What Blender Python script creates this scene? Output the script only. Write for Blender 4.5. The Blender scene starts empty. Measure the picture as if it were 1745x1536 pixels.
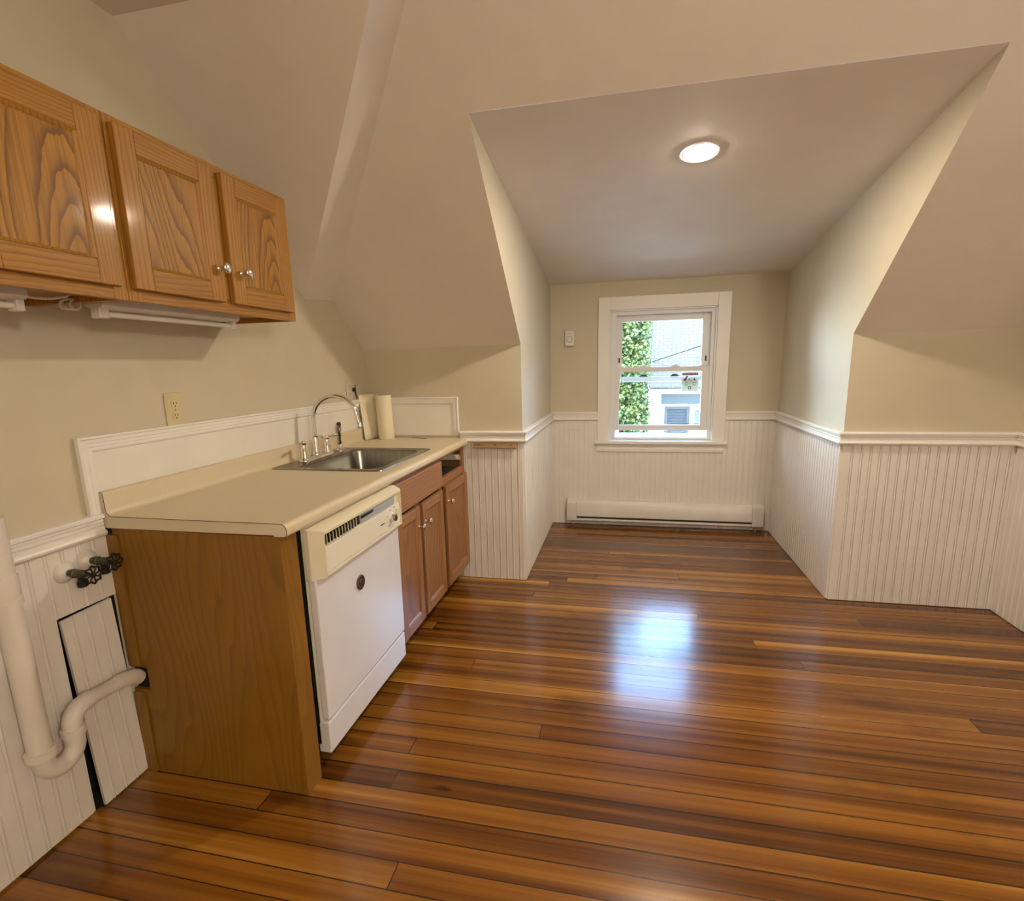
import bpy, bmesh, math, random
from mathutils import Vector, Matrix
random.seed(7)
sc = bpy.context.scene
COL = sc.collection
V = Vector
PI = math.pi

# ------------------------------------------------------------------ camera
CAM = dict(loc=(1.60504, -0.39757, 1.34527), yaw=0.220448, pitch=-0.198295, roll=-0.0246715, f=906.69, cx=864.06, cy=805.78)
cd = bpy.data.cameras.new('camera'); cam = bpy.data.objects.new('camera', cd); COL.objects.link(cam)
def cam_matrix(c):
    cy_, sy = math.cos(c['yaw']), math.sin(c['yaw']); cp, sp = math.cos(c['pitch']), math.sin(c['pitch'])
    fwd = V((-sy*cp, cy_*cp, sp)); right = V((cy_, sy, 0)); up = right.cross(fwd)
    cr, sr = math.cos(c['roll']), math.sin(c['roll'])
    r2 = cr*right+sr*up; u2 = -sr*right+cr*up
    m = Matrix((r2, u2, -fwd)).transposed().to_4x4(); m.translation = V(c['loc']); return m
cam.matrix_world = cam_matrix(CAM)
cd.sensor_fit = 'HORIZONTAL'; cd.sensor_width = 36.0
cd.lens = CAM['f']*36/1745
cd.shift_x = (872.5-CAM['cx'])/1745; cd.shift_y = (CAM['cy']-768)/1745
cd.clip_start = 0.02; cd.clip_end = 500
sc.camera = cam

# ------------------------------------------------------------------ world, sun, exposure
w = bpy.data.worlds.new('world'); sc.world = w; w.use_nodes = True
nt = w.node_tree; bg = nt.nodes['Background']
sky = nt.nodes.new('ShaderNodeTexSky'); sky.sky_type = 'HOSEK_WILKIE'
sky.sun_direction = (-0.70, 0.15, 0.70); sky.turbidity = 3.0; sky.ground_albedo = 0.3
nt.links.new(sky.outputs[0], bg.inputs[0]); bg.inputs[1].default_value = 135.0
sd = bpy.data.lights.new('sun', 'SUN'); sd.energy = 34.0; sd.angle = 0.01; sd.color = (1, .95, .86)
sun = bpy.data.objects.new('sun', sd); COL.objects.link(sun)
sun.rotation_euler = V((0.73, 0.02, -0.68)).to_track_quat('-Z', 'Y').to_euler()
sun.location = (0, -5, 12)
pd = bpy.data.lights.new('window_portal', 'AREA'); pd.shape = 'RECTANGLE'; pd.size = 0.78; pd.size_y = 1.02
pd.cycles.is_portal = True
po = bpy.data.objects.new('window_portal', pd); COL.objects.link(po)
po.location = (1.88, 4.20, 1.235); po.rotation_euler = (-PI/2, 0, 0)
vs = sc.view_settings
sc.display_settings.display_device = 'sRGB'
vs.view_transform = 'Standard'; vs.look = 'None'; vs.exposure = 0.55; vs.gamma = 1.0; vs.use_curve_mapping = False
LAMP_DORMER = 490.0
LAMP_FILL = 60.0
LAMP_COL = (1.0, 0.86, 0.67, 1)
FILL_COL = (1.0, 0.91, 0.78, 1)

# ------------------------------------------------------------------ measures
K, W = 2.7457, 4.0314                 # knee wall plane, window wall plane
DL, DR, RW = 1.0014, 2.7462, 3.5422   # dormer cheeks, right wall
KT, SL = 1.4658, 0.84467              # slope start height, slope
YD, ZD, ZW = 1.7711, 2.2890, 1.9656   # dormer ceiling: room end, window end
YB, ZC, ZF = -2.6, 2.60, 2.46         # back wall, high ceiling, low ceiling
def zs(y): return KT+SL*(K-y)
YC = K-(ZC-KT)/SL

# ------------------------------------------------------------------ node helpers
def nmat(name):
    m = bpy.data.materials.new(name); m.use_nodes = True
    t = m.node_tree; b = t.nodes['Principled BSDF']; return m, t, b
def N(t, typ, **kw):
    n = t.nodes.new(typ)
    for k, v in kw.items(): setattr(n, k, v)
    return n
def math_(t, op, a, b=None, c=None):
    n = N(t, 'ShaderNodeMath', operation=op)
    for i, v in enumerate((a, b, c)):
        if v is None: continue
        if hasattr(v, 'node'): t.links.new(v, n.inputs[i])
        else: n.inputs[i].default_value = v
    return n.outputs[0]
def mapping(t, src, scale=(1, 1, 1), loc=(0, 0, 0)):
    n = N(t, 'ShaderNodeMapping'); t.links.new(src, n.inputs[0]); n.inputs['Scale'].default_value = scale; n.inputs['Location'].default_value = loc
    return n.outputs[0]
def noise(t, vec, scale, detail=2, rough=.5):
    n = N(t, 'ShaderNodeTexNoise'); t.links.new(vec, n.inputs['Vector']); n.inputs['Scale'].default_value = scale
    n.inputs['Detail'].default_value = detail; n.inputs['Roughness'].default_value = rough; return n.outputs[0]
def ramp(t, fac, stops, interp='LINEAR'):
    n = N(t, 'ShaderNodeValToRGB'); n.color_ramp.interpolation = interp
    e = n.color_ramp.elements
    while len(e) < len(stops): e.new(.5)
    for el, (p, c) in zip(e, stops):
        el.position = p; el.color = (c[0], c[1], c[2], 1) if not isinstance(c, (int, float)) else (c, c, c, 1)
    t.links.new(fac, n.inputs[0]); return n.outputs[0]
def mixc(t, fac, a, b, mode='MIX'):
    n = N(t, 'ShaderNodeMix', data_type='RGBA', blend_type=mode)
    for s, v in ((0, fac), (6, a), (7, b)):
        if hasattr(v, 'node'): t.links.new(v, n.inputs[s])
        elif s == 0: n.inputs[0].default_value = v
        else: n.inputs[s].default_value = (v[0], v[1], v[2], 1)
    return n.outputs[2]
def bump(t, b, h, strength=.2, dist=.002):
    n = N(t, 'ShaderNodeBump'); n.inputs['Strength'].default_value = strength; n.inputs['Distance'].default_value = dist
    t.links.new(h, n.inputs['Height']); t.links.new(n.outputs[0], b.inputs['Normal'])
def objco(t): return N(t, 'ShaderNodeTexCoord').outputs['Object']

def plain(name, col, rough=.5, metal=0, var=.04, vscale=6, bmp=0, bscale=200, spec=None, coat=0):
    m, t, b = nmat(name); co = objco(t)
    n = noise(t, co, vscale, 3)
    k0 = [c*(1-var) for c in col]; k1 = [min(1, c*(1+var)) for c in col]
    c = ramp(t, n, [(.3, k0), (.7, k1)]); t.links.new(c, b.inputs['Base Color'])
    b.inputs['Roughness'].default_value = rough; b.inputs['Metallic'].default_value = metal
    if spec is not None: b.inputs['Specular IOR Level'].default_value = spec
    if coat: b.inputs['Coat Weight'].default_value = coat; b.inputs['Coat Roughness'].default_value = .1
    if bmp: bump(t, b, noise(t, co, bscale, 2), bmp, .0015)
    return m

def oak(name, light, dark, grain='z', k=9.0, lin=14.0, rough=.46, line=.5, off=0, wobble=.5):
    m, t, b = nmat(name); co = objco(t)
    g = .20
    sc_ = {'z': (1, 1, g), 'y': (1, g, 1), 'x': (g, 1, 1)}[grain]
    p = mapping(t, co, sc_, (off, off*.7, off*1.3))
    n = noise(t, p, 6.0, .4, .3)
    wob = noise(t, mapping(t, co, {'z': (1, 1, .35), 'y': (1, .35, 1), 'x': (.35, 1, 1)}[grain]), 42, 2)
    sx = N(t, 'ShaderNodeSeparateXYZ'); t.links.new(co, sx.inputs[0])
    cr = sx.outputs[1] if grain == 'z' else sx.outputs[2]
    cr2 = math_(t, 'ADD', cr, sx.outputs[0] if grain != 'x' else cr)
    v = math_(t, 'MULTIPLY_ADD', n, k, math_(t, 'MULTIPLY', cr2, lin))
    v = math_(t, 'MULTIPLY_ADD', wob, wobble, v)
    f = math_(t, 'FRACT', v)
    lines = ramp(t, f, [(0, .0), (.05, 1.0), (.16, .85), (.42, .28), (.8, .0), (1, .0)])
    st = {'z': (190, 190, 5), 'y': (190, 5, 190), 'x': (5, 190, 190)}[grain]
    pores = noise(t, mapping(t, co, st), 1.0, 2)
    pr = ramp(t, pores, [(.50, 0), (.64, 1)])
    big = noise(t, co, 3.0, 2)
    base = mixc(t, ramp(t, big, [(.3, 0), (.7, 1)]), light, [light[0]*.86, light[1]*.83, light[2]*.78])
    c = mixc(t, math_(t, 'MULTIPLY', lines, line), base, dark)
    c = mixc(t, math_(t, 'MULTIPLY', pr, .45*line), c, dark)
    t.links.new(c, b.inputs['Base Color']); b.inputs['Roughness'].default_value = rough
    b.inputs['Specular IOR Level'].default_value = .35; b.inputs['Coat Weight'].default_value = .18; b.inputs['Coat Roughness'].default_value = .10
    bump(t, b, pores, .08, .001)
    return m

def floor_mat():
    m, t, b = nmat('pine_floorboards'); co = objco(t)
    sx = N(t, 'ShaderNodeSeparateXYZ'); t.links.new(co, sx.inputs[0]); X, Y = sx.outputs[0], sx.outputs[1]
    PW = .0805
    wob = noise(t, mapping(t, co, (.7, .7, .7)), 1.3, 1)
    yb = math_(t, 'MULTIPLY_ADD', Y, 1/PW, -.25+20)
    yb = math_(t, 'MULTIPLY_ADD', wob, .12, yb)
    row = math_(t, 'FLOOR', yb); fy = math_(t, 'FRACT', yb)
    wn = N(t, 'ShaderNodeTexWhiteNoise', noise_dimensions='1D'); t.links.new(row, wn.inputs['W']); r1 = wn.outputs['Value']
    xs = math_(t, 'MULTIPLY_ADD', r1, 9.0, math_(t, 'MULTIPLY', X, 1/4.2))
    seg = math_(t, 'FLOOR', xs); fx = math_(t, 'FRACT', xs)
    cb = N(t, 'ShaderNodeCombineXYZ'); t.links.new(row, cb.inputs[0]); t.links.new(seg, cb.inputs[1])
    w2 = N(t, 'ShaderNodeTexWhiteNoise', noise_dimensions='2D'); t.links.new(cb.outputs[0], w2.inputs['Vector'])
    rid = w2.outputs['Value']
    # grain along x, shifted for each board
    ofs = N(t, 'ShaderNodeCombineXYZ'); t.links.new(math_(t, 'MULTIPLY', rid, 37.0), ofs.inputs[0]); t.links.new(math_(t, 'MULTIPLY', rid, 11.0), ofs.inputs[2])
    ad = N(t, 'ShaderNodeVectorMath', operation='ADD'); t.links.new(co, ad.inputs[0]); t.links.new(ofs.outputs[0], ad.inputs[1]); pc = ad.outputs[0]
    g1 = noise(t, mapping(t, pc, (.16, 12, 1)), 1.6, 1.6, .5)     # broad light and dark strips within a board
    g2 = noise(t, mapping(t, pc, (1.6, 90, 1)), 1.6, 3, .6)         # fine grain
    tone = math_(t, 'MULTIPLY_ADD', rid, .40, math_(t, 'MULTIPLY', math_(t, 'SUBTRACT', g1, .5), 1.25))
    tone = math_(t, 'ADD', .13, math_(t, 'MULTIPLY_ADD', math_(t, 'SUBTRACT', g2, .5), .30, tone))
    c = ramp(t, tone, [(.0, (.075, .024, .004)), (.20, (.145, .048, .006)), (.40, (.225, .082, .010)), (.57, (.305, .125, .016)), (.70, (.44, .205, .030)), (.88, (.64, .35, .072))])
    # worn dark stains, knots
    st = noise(t, mapping(t, co, (1.2, 2.6, 1), (3.1, .4, 0)), 1.5, 4, .6)
    c = mixc(t, math_(t, 'MULTIPLY', ramp(t, st, [(.58, 0), (.72, 1)]), .55), c, (.055, .016, .006))
    vo = N(t, 'ShaderNodeTexVoronoi'); t.links.new(mapping(t, co, (2.2, 6.0, 1), (.35, .15, 0)), vo.inputs['Vector']); vo.inputs['Scale'].default_value = 1.0
    vo.inputs['Randomness'].default_value = 1
    ks = N(t, 'ShaderNodeSeparateColor'); t.links.new(vo.outputs['Color'], ks.inputs[0])
    kd = math_(t, 'ADD', vo.outputs['Distance'], math_(t, 'MULTIPLY', g2, .03))
    kn = math_(t, 'MULTIPLY', ramp(t, kd, [(.050, 1), (.115, 0)]), math_(t, 'GREATER_THAN', ks.outputs[0], .40))
    c = mixc(t, math_(t, 'MULTIPLY', kn, .85), c, (.035, .010, .004))
    # seams
    e = math_(t, 'MINIMUM', fy, math_(t, 'SUBTRACT', 1.0, fy))
    gw = math_(t, 'MULTIPLY_ADD', math_(t, 'FRACT', math_(t, 'MULTIPLY', r1, 7.31)), .030, .008)
    gap = math_(t, 'LESS_THAN', e, gw)
    gx = math_(t, 'LESS_THAN', fx, .0008)
    gp = math_(t, 'MAXIMUM', gap, gx)
    c = mixc(t, math_(t, 'MULTIPLY', gp, .9), c, (.022, .008, .003))
    t.links.new(c, b.inputs['Base Color'])
    rg = math_(t, 'MULTIPLY_ADD', noise(t, co, 3, 1), .05, .165); t.links.new(rg, b.inputs['Roughness'])
    b.inputs['Specular IOR Level'].default_value = .5
    b.inputs['Coat Weight'].default_value = .15; b.inputs['Coat Roughness'].default_value = .13
    h = math_(t, 'SUBTRACT', math_(t, 'MULTIPLY', g1, .25), gp)
    bump(t, b, h, .35, .0015)
    return m

def glass_mat():
    m, t, b = nmat('window_glass'); t.nodes.remove(b); out = t.nodes['Material Output']
    tr = N(t, 'ShaderNodeBsdfTransparent'); tr.inputs[0].default_value = (.96, .985, .97, 1)
    gl = N(t, 'ShaderNodeBsdfGlossy'); gl.inputs['Roughness'].default_value = .02
    fr = N(t, 'ShaderNodeFresnel'); fr.inputs[0].default_value = 1.45
    mx = N(t, 'ShaderNodeMixShader'); t.links.new(fr.outputs[0], mx.inputs[0]); t.links.new(tr.outputs[0], mx.inputs[1]); t.links.new(gl.outputs[0], mx.inputs[2])
    t.links.new(mx.outputs[0], out.inputs[0]); return m
def emit_mat(name, col, s):
    m, t, b = nmat(name); b.inputs['Base Color'].default_value = (.9, .9, .88, 1)
    b.inputs['Emission Color'].default_value = col; b.inputs['Emission Strength'].default_value = s; return m
def laminate():
    m, t, b = nmat('beige_laminate'); co = objco(t)
    n = noise(t, co, 420, 2); n2 = noise(t, co, 8, 2)
    c = ramp(t, n, [(.35, (.60, .50, .335)), (.65, (.70, .60, .425))])
    c = mixc(t, math_(t, 'MULTIPLY', n2, .15), c, (.70, .57, .37)); t.links.new(c, b.inputs['Base Color'])
    b.inputs['Roughness'].default_value = .38; return m
def steel():
    m, t, b = nmat('brushed_steel'); co = objco(t)
    n = noise(t, mapping(t, co, (400, 6, 6)), 1, 2)
    c = ramp(t, n, [(.3, (.22, .21, .185)), (.7, (.32, .31, .28))]); t.links.new(c, b.inputs['Base Color'])
    b.inputs['Metallic'].default_value = 1; b.inputs['Roughness'].default_value = .27; return m
def shingle():
    m, t, b = nmat('grey_shingles'); co = objco(t)
    br = N(t, 'ShaderNodeTexBrick'); t.links.new(mapping(t, co, (1, 1, 1)), br.inputs[0])
    br.inputs['Color1'].default_value = (.033, .033, .033, 1); br.inputs['Color2'].default_value = (.046, .046, .046, 1); br.inputs['Mortar'].default_value = (.020, .020, .020, 1)
    br.inputs['Scale'].default_value = 1; br.inputs['Brick Width'].default_value = .15; br.inputs['Row Height'].default_value = .085; br.inputs['Mortar Size'].default_value = .012
    t.links.new(br.outputs[0], b.inputs['Base Color']); b.inputs['Roughness'].default_value = .9; return m
def leafmat():
    m, t, b = nmat('leaf_green'); co = objco(t)
    n = noise(t, co, 5, 3)
    c = ramp(t, n, [(.25, (.016, .034, .006)), (.5, (.055, .072, .009)), (.75, (.10, .105, .013))]); t.links.new(c, b.inputs['Base Color'])
    b.inputs['Roughness'].default_value = .6; b.inputs['Subsurface Weight'].default_value = 0; return m

M = {}
M['beige'] = plain('beige_wall_paint', (.58, .52, .39), .62, var=.02, bmp=.10, bscale=160)
M['ceil'] = plain('warm_white_ceiling_paint', (.77, .705, .625), .65, var=.02, bmp=.14, bscale=130)
M['trim'] = plain('white_trim_paint', (.83, .80, .745), .35, var=.02, bmp=.05, bscale=60)
M['wain'] = plain('white_wainscot_paint', (.78, .735, .68), .34, var=.03, bmp=.06, bscale=50)
M['panelwhite'] = plain('white_panel_paint', (.80, .76, .69), .4, var=.03)
M['floor'] = floor_mat()
M['oak_v'] = oak('golden_oak_upright', (.45, .215, .030), (.15, .056, .008), 'z', k=9, lin=75, line=.5)
M['oak_p'] = oak('golden_oak_cathedral_panel', (.445, .212, .027), (.13, .050, .007), 'z', k=19, lin=14, line=.80)
M['oak_h'] = oak('golden_oak_lengthwise', (.42, .197, .027), (.15, .056, .008), 'y', k=9, lin=80, line=.5)
M['oak_under'] = oak('golden_oak_underside', (.42, .205, .050), (.19, .07, .015), 'y', k=4, lin=30, line=.4)
M['base_v'] = oak('brown_oak_upright', (.35, .168, .062), (.13, .050, .015), 'z', k=5, lin=45, line=.5, off=3)
M['base_p'] = oak('brown_oak_panel', (.325, .152, .053), (.13, .048, .013), 'z', k=12, lin=22, line=.5, off=3)
M['base_h'] = oak('brown_oak_lengthwise', (.39, .190, .080), (.16, .064, .022), 'y', k=5, lin=50, line=.45, off=3)
M['ply'] = oak('stained_plywood_upright', (.275, .130, .012), (.145, .060, .005), 'z', k=9, lin=26, rough=.45, line=.42, off=5)
M['dark'] = plain('dark_cavity_shade', (.012, .009, .007), .9)  # dark unfinished cavity; near-black also stands in for shade inside
M['cab_in'] = plain('cabinet_inside_shade', (.035, .02, .010), .7)  # shade inside the cabinets and toe space put into the colour
M['lam'] = laminate()
M['lam_edge'] = plain('laminate_end_strip', (.66, .57, .42), .4)
M['seam'] = plain('dark_laminate_seam', (.07, .045, .02), .6)
M['steel'] = steel()
M['chrome'] = plain('chrome', (.80, .79, .77), .07, 1, var=.01)
M['nickel'] = plain('satin_nickel', (.72, .69, .64), .22, 1, var=.02)
M['almond'] = plain('almond_plastic', (.76, .70, .52), .38, var=.015)
M['almond2'] = plain('pale_almond_plastic', (.80, .76, .64), .35, var=.015)
M['enamel'] = plain('white_enamel', (.76, .745, .77), .22, var=.015, coat=.3)
M['bronze'] = plain('bronze', (.10, .055, .032), .42, .7, var=.2, vscale=120)
M['pvc'] = plain('white_painted_pvc', (.72, .67, .60), .35, var=.03)
M['valve'] = plain('tarnished_brass', (.10, .095, .055), .5, .6, var=.4, vscale=60)
M['iron'] = plain('black_iron', (.02, .02, .022), .45, .5)
M['wire'] = plain('white_cord', (.66, .62, .56), .45)
M['fixt'] = plain('white_fixture', (.70, .67, .63), .35)
M['tube'] = plain('frosted_tube', (.78, .74, .66), .2, coat=.4)
M['ivory'] = plain('ivory_plastic', (.62, .53, .30), .35)
M['slot'] = plain('dark_slot', (.03, .024, .016), .7)
M['black'] = plain('black_plastic', (.015, .014, .013), .5)
M['paper'] = plain('cream_paper', (.80, .72, .52), .7, var=.02)
M['vinyl'] = plain('white_vinyl', (.78, .78, .77), .35, var=.015)
M['vinyl_grey'] = plain('grey_track', (.021, .021, .022), .4)
M['glass'] = glass_mat()
M['greyplas'] = plain('grey_plastic', (.40, .43, .45), .3)
M['red'] = plain('sticker_red', (.42, .05, .055), .5)
M['stick'] = plain('sticker_white', (.70, .70, .66), .5)
M['stick2'] = plain('sticker_cream', (.66, .66, .50), .5)
M['stickdk'] = plain('sticker_dark', (.20, .05, .04), .5)
for k in ('red', 'stick', 'stick2', 'stickdk'):
    t_ = M[k].node_tree; p_ = t_.nodes['Principled BSDF']; tl = N(t_, 'ShaderNodeBsdfTranslucent'); mx_ = N(t_, 'ShaderNodeMixShader'); mx_.inputs[0].default_value = .6
    src = p_.inputs['Base Color'].links[0].from_socket
    t_.links.new(src, tl.inputs[0]); t_.links.new(p_.outputs[0], mx_.inputs[1]); t_.links.new(tl.outputs[0], mx_.inputs[2]); t_.links.new(mx_.outputs[0], t_.nodes['Material Output'].inputs[0])
M['bar'] = plain('varnished_wood', (.42, .27, .12), .4, var=.15, vscale=40)
M['thermo'] = plain('thermostat_white', (.74, .72, .67), .4)
M['heat'] = plain('heater_white', (.71, .66, .62), .35)
M['siding'] = plain('white_siding', (.40, .41, .43), .6)
M['frieze'] = plain('shade_blue_frieze', (.036, .046, .052), .6)  # eave shade put into the frieze colour as blue-grey
M['shingle'] = shingle()
M['leaf'] = leafmat()
M['bark'] = plain('bark', (.09, .07, .05), .9, var=.3, vscale=20)
M['ground_bounce'] = plain('pale_bounce_ground', (.55, .53, .49), .9, var=.3)  # ground made pale to bounce daylight up into the dormer
M['shutter'] = plain('grey_shutter', (.030, .031, .032), .6)
M['houseglass'] = plain('house_glass', (.05, .06, .07), .15)
M['cable'] = plain('black_cable', (.004, .004, .004), .8, spec=.1)

# ------------------------------------------------------------------ mesh helpers
ORG = {}
class MB:
    def __init__(s): s.bm = bmesh.new(); s.mi = 0
    def f(s, pts):
        vs_ = [s.bm.verts.new(p) for p in pts]
        fc = s.bm.faces.new(vs_); fc.material_index = s.mi; return fc
    def fv(s, vs_):
        fc = s.bm.faces.new(vs_); fc.material_index = s.mi; return fc
    def box(s, x0, x1, y0, y1, z0, z1):
        v = [s.bm.verts.new((x, y, z)) for x in (x0, x1) for y in (y0, y1) for z in (z0, z1)]
        for q in ((0, 1, 3, 2), (4, 6, 7, 5), (0, 4, 5, 1), (2, 3, 7, 6), (0, 2, 6, 4), (1, 5, 7, 3)): s.fv([v[i] for i in q])
        return s
    def prism(s, pts, vec):
        a = [s.bm.verts.new(p) for p in pts]; b = [s.bm.verts.new(V(p)+V(vec)) for p in pts]
        s.fv(a[::-1]); s.fv(b); n = len(a)
        for i in range(n): s.fv([a[i], a[(i+1) % n], b[(i+1) % n], b[i]])
        return s
    def loft(s, loops, cap0=False, cap1=False, closed=True):
        R = [[s.bm.verts.new(p) for p in L] for L in loops]; n = len(R[0])
        for A, B in zip(R, R[1:]):
            for i in range(n if closed else n-1):
                j = (i+1) % n; s.fv([A[i], A[j], B[j], B[i]])
        if cap0: s.fv(R[0][::-1])
        if cap1: s.fv(R[-1])
        return s
    def tube(s, pts, r, seg=14, caps=True):
        pts = [V(p) for p in pts]; n = len(pts); rr = r if isinstance(r, (list, tuple)) else [r]*n
        T = []
        for i in range(n):
            a = pts[max(i-1, 0)]; b = pts[min(i+1, n-1)]; T.append((b-a).normalized())
        u = T[0].orthogonal().normalized(); loops = []
        for i in range(n):
            u = (u-T[i]*u.dot(T[i])).normalized(); w_ = T[i].cross(u)
            loops.append([pts[i]+rr[i]*(math.cos(2*PI*k/seg)*u+math.sin(2*PI*k/seg)*w_) for k in range(seg)])
        return s.loft(loops, caps, caps)
    def lathe(s, prof, org, axis=(0, 0, 1), seg=24, caps=True):
        ax = V(axis).normalized(); u = ax.orthogonal().normalized(); w_ = ax.cross(u); o = V(org)
        loops = [[o+ax*h+r*(math.cos(2*PI*k/seg)*u+math.sin(2*PI*k/seg)*w_) for k in range(seg)] for r, h in prof]
        return s.loft(loops, caps, caps)
    def build(s, name, mats, parent=None, bevel=0, bseg=2, smooth=None, label=None):
        if not isinstance(mats, (list, tuple)): mats = [mats]
        bmesh.ops.recalc_face_normals(s.bm, faces=s.bm.faces[:])
        o_ = ORG.get(parent.name, V((0, 0, 0))) if parent else V((0, 0, 0))
        if o_.length: bmesh.ops.translate(s.bm, verts=s.bm.verts[:], vec=-o_)
        me = bpy.data.meshes.new(name); s.bm.to_mesh(me); s.bm.free()
        for m in mats: me.materials.append(M[m] if isinstance(m, str) else m)
        ob = bpy.data.objects.new(name, me); COL.objects.link(ob)
        if parent: ob.parent = parent; ORG[ob.name] = o_
        if smooth is not None:
            for p in me.polygons: p.use_smooth = True
            me.set_sharp_from_angle(angle=math.radians(smooth))
        if bevel:
            md = ob.modifiers.new('bevel', 'BEVEL'); md.width = bevel; md.segments = bseg; md.limit_method = 'ANGLE'; md.angle_limit = math.radians(40)
            for p in me.polygons: p.use_smooth = True
            me.set_sharp_from_angle(angle=math.radians(35)); md.harden_normals = True
        if label: ob['label'] = label
        return ob
def B(*a): return MB().box(*a)
def thing(name, label, cat, loc, group=None):
    o = bpy.data.objects.new(name, None); COL.objects.link(o); o.location = loc; o.empty_display_size = .05
    ORG[o.name] = V(loc); o['label'] = label; o['category'] = cat
    if group: o['group'] = group
    return o
def tag(o, label, cat, group=None):
    o['label'] = label; o['category'] = cat
    if group: o['group'] = group
    # put the origin at the thing's base
    me = o.data; xs = [v.co for v in me.vertices]
    c = V(((min(v.x for v in xs)+max(v.x for v in xs))/2, (min(v.y for v in xs)+max(v.y for v in xs))/2, min(v.z for v in xs)))
    me.transform(Matrix.Translation(-c)); o.location = c
    return o
def struct(o, label=None):
    o['kind'] = 'structure'
    if label: o['label'] = label
    return o
def arc(c, r, a0, a1, n, e1, e2):
    c, e1, e2 = V(c), V(e1), V(e2)
    return [c+r*(math.cos(a0+(a1-a0)*i/n)*e1+math.sin(a0+(a1-a0)*i/n)*e2) for i in range(n+1)]

# ------------------------------------------------------------------ the room shell
mb = MB(); mb.f([(-.05, YB, 0), (RW+.05, YB, 0), (RW+.05, W+.1, 0), (-.05, W+.1, 0)])
struct(mb.build('floor', 'floor'), 'glossy reddish brown pine floorboards')

# left wall with the ragged opening behind the loose access panel
HY0, HY1, HZ1 = .712, .900, .655
mb = MB()
mb.f([(0, YB, 0), (0, HY0, 0), (0, HY0, ZC), (0, YB, ZC)])
mb.f([(0, HY1, 0), (0, K, 0), (0, K, ZC), (0, HY1, ZC)])
mb.f([(0, HY0, HZ1), (0, HY1, HZ1), (0, HY1, ZC), (0, HY0, ZC)])
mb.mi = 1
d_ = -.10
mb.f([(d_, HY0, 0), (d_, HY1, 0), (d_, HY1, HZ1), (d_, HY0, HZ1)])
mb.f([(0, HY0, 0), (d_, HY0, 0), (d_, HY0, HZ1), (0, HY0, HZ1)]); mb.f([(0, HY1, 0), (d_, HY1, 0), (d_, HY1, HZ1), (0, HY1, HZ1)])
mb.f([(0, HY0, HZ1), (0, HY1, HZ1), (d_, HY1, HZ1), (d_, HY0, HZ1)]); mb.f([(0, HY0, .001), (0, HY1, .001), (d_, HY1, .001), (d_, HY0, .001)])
wl = struct(mb.build('wall_left', ['beige', 'dark']), 'beige left wall above the counter')
mb = MB(); mb.f([(0, K, 0), (DL, K, 0), (DL, K, KT), (0, K, KT)]); wkl = struct(mb.build('wall_knee_left', 'beige'), 'low beige knee wall left of the dormer')
mb = MB(); mb.f([(DR, K, 0), (RW, K, 0), (RW, K, KT), (DR, K, KT)]); wkr = struct(mb.build('wall_knee_right', 'beige'), 'low beige knee wall right of the dormer')
def cheek(x): return [(x, K, 0), (x, W, 0), (x, W, ZW), (x, YD, ZD), (x, K, KT)]
mb = MB(); mb.f(cheek(DL)); wdl = struct(mb.build('wall_dormer_left', 'beige'), 'left side wall of the dormer')
mb = MB(); mb.f(cheek(DR)); wdr = struct(mb.build('wall_dormer_right', 'beige'), 'right side wall of the dormer')
# window wall with opening
OX0, OX1, OZ0, OZ1 = 1.478, 2.276, .715, 1.752
mb = MB()
mb.f([(DL, W, 0), (OX0, W, 0), (OX0, W, ZW), (DL, W, ZW)]); mb.f([(OX1, W, 0), (DR, W, 0), (DR, W, ZW), (OX1, W, ZW)])
mb.f([(OX0, W, 0), (OX1, W, 0), (OX1, W, OZ0), (OX0, W, OZ0)]); mb.f([(OX0, W, OZ1), (OX1, W, OZ1), (OX1, W, ZW), (OX0, W, ZW)])
ww = struct(mb.build('wall_window', 'beige'), 'beige end wall of the dormer around the window')
mb = MB(); mb.f([(RW, YB, 0), (RW, K, 0), (RW, K, ZC), (RW, YB, ZC)]); wr = struct(mb.build('wall_right', 'beige'), 'right wall')
mb = MB(); mb.f([(0, YB, 0), (RW, YB, 0), (RW, YB, ZC), (0, YB, ZC)]); struct(mb.build('wall_back', 'beige'))
# main ceiling: flat part
XC = .966
mb = MB(); mb.f([(0, YB, ZC), (RW, YB, ZC), (RW, YC, ZC), (0, YC, ZC)]); cf = struct(mb.build('ceiling', 'ceil'), 'warm white ceiling')
# roof slope, cut open for the dormer
mb = MB()
for x0, x1, y0, y1 in ((0, DL, YC, K), (DR, RW, YC, K), (DL, DR, YC, YD)):
    mb.f([(x0, y0, zs(y0)), (x1, y0, zs(y0)), (x1, y1, zs(y1)), (x0, y1, zs(y1))])
struct(mb.build('ceiling_slope', 'ceil'), 'sloping plaster ceiling around the dormer opening')
mb = MB(); mb.f([(DL, YD, ZD), (DR, YD, ZD), (DR, W, ZW), (DL, W, ZW)]); struct(mb.build('ceiling_dormer', 'ceil'), 'gently sloping dormer ceiling')
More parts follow.
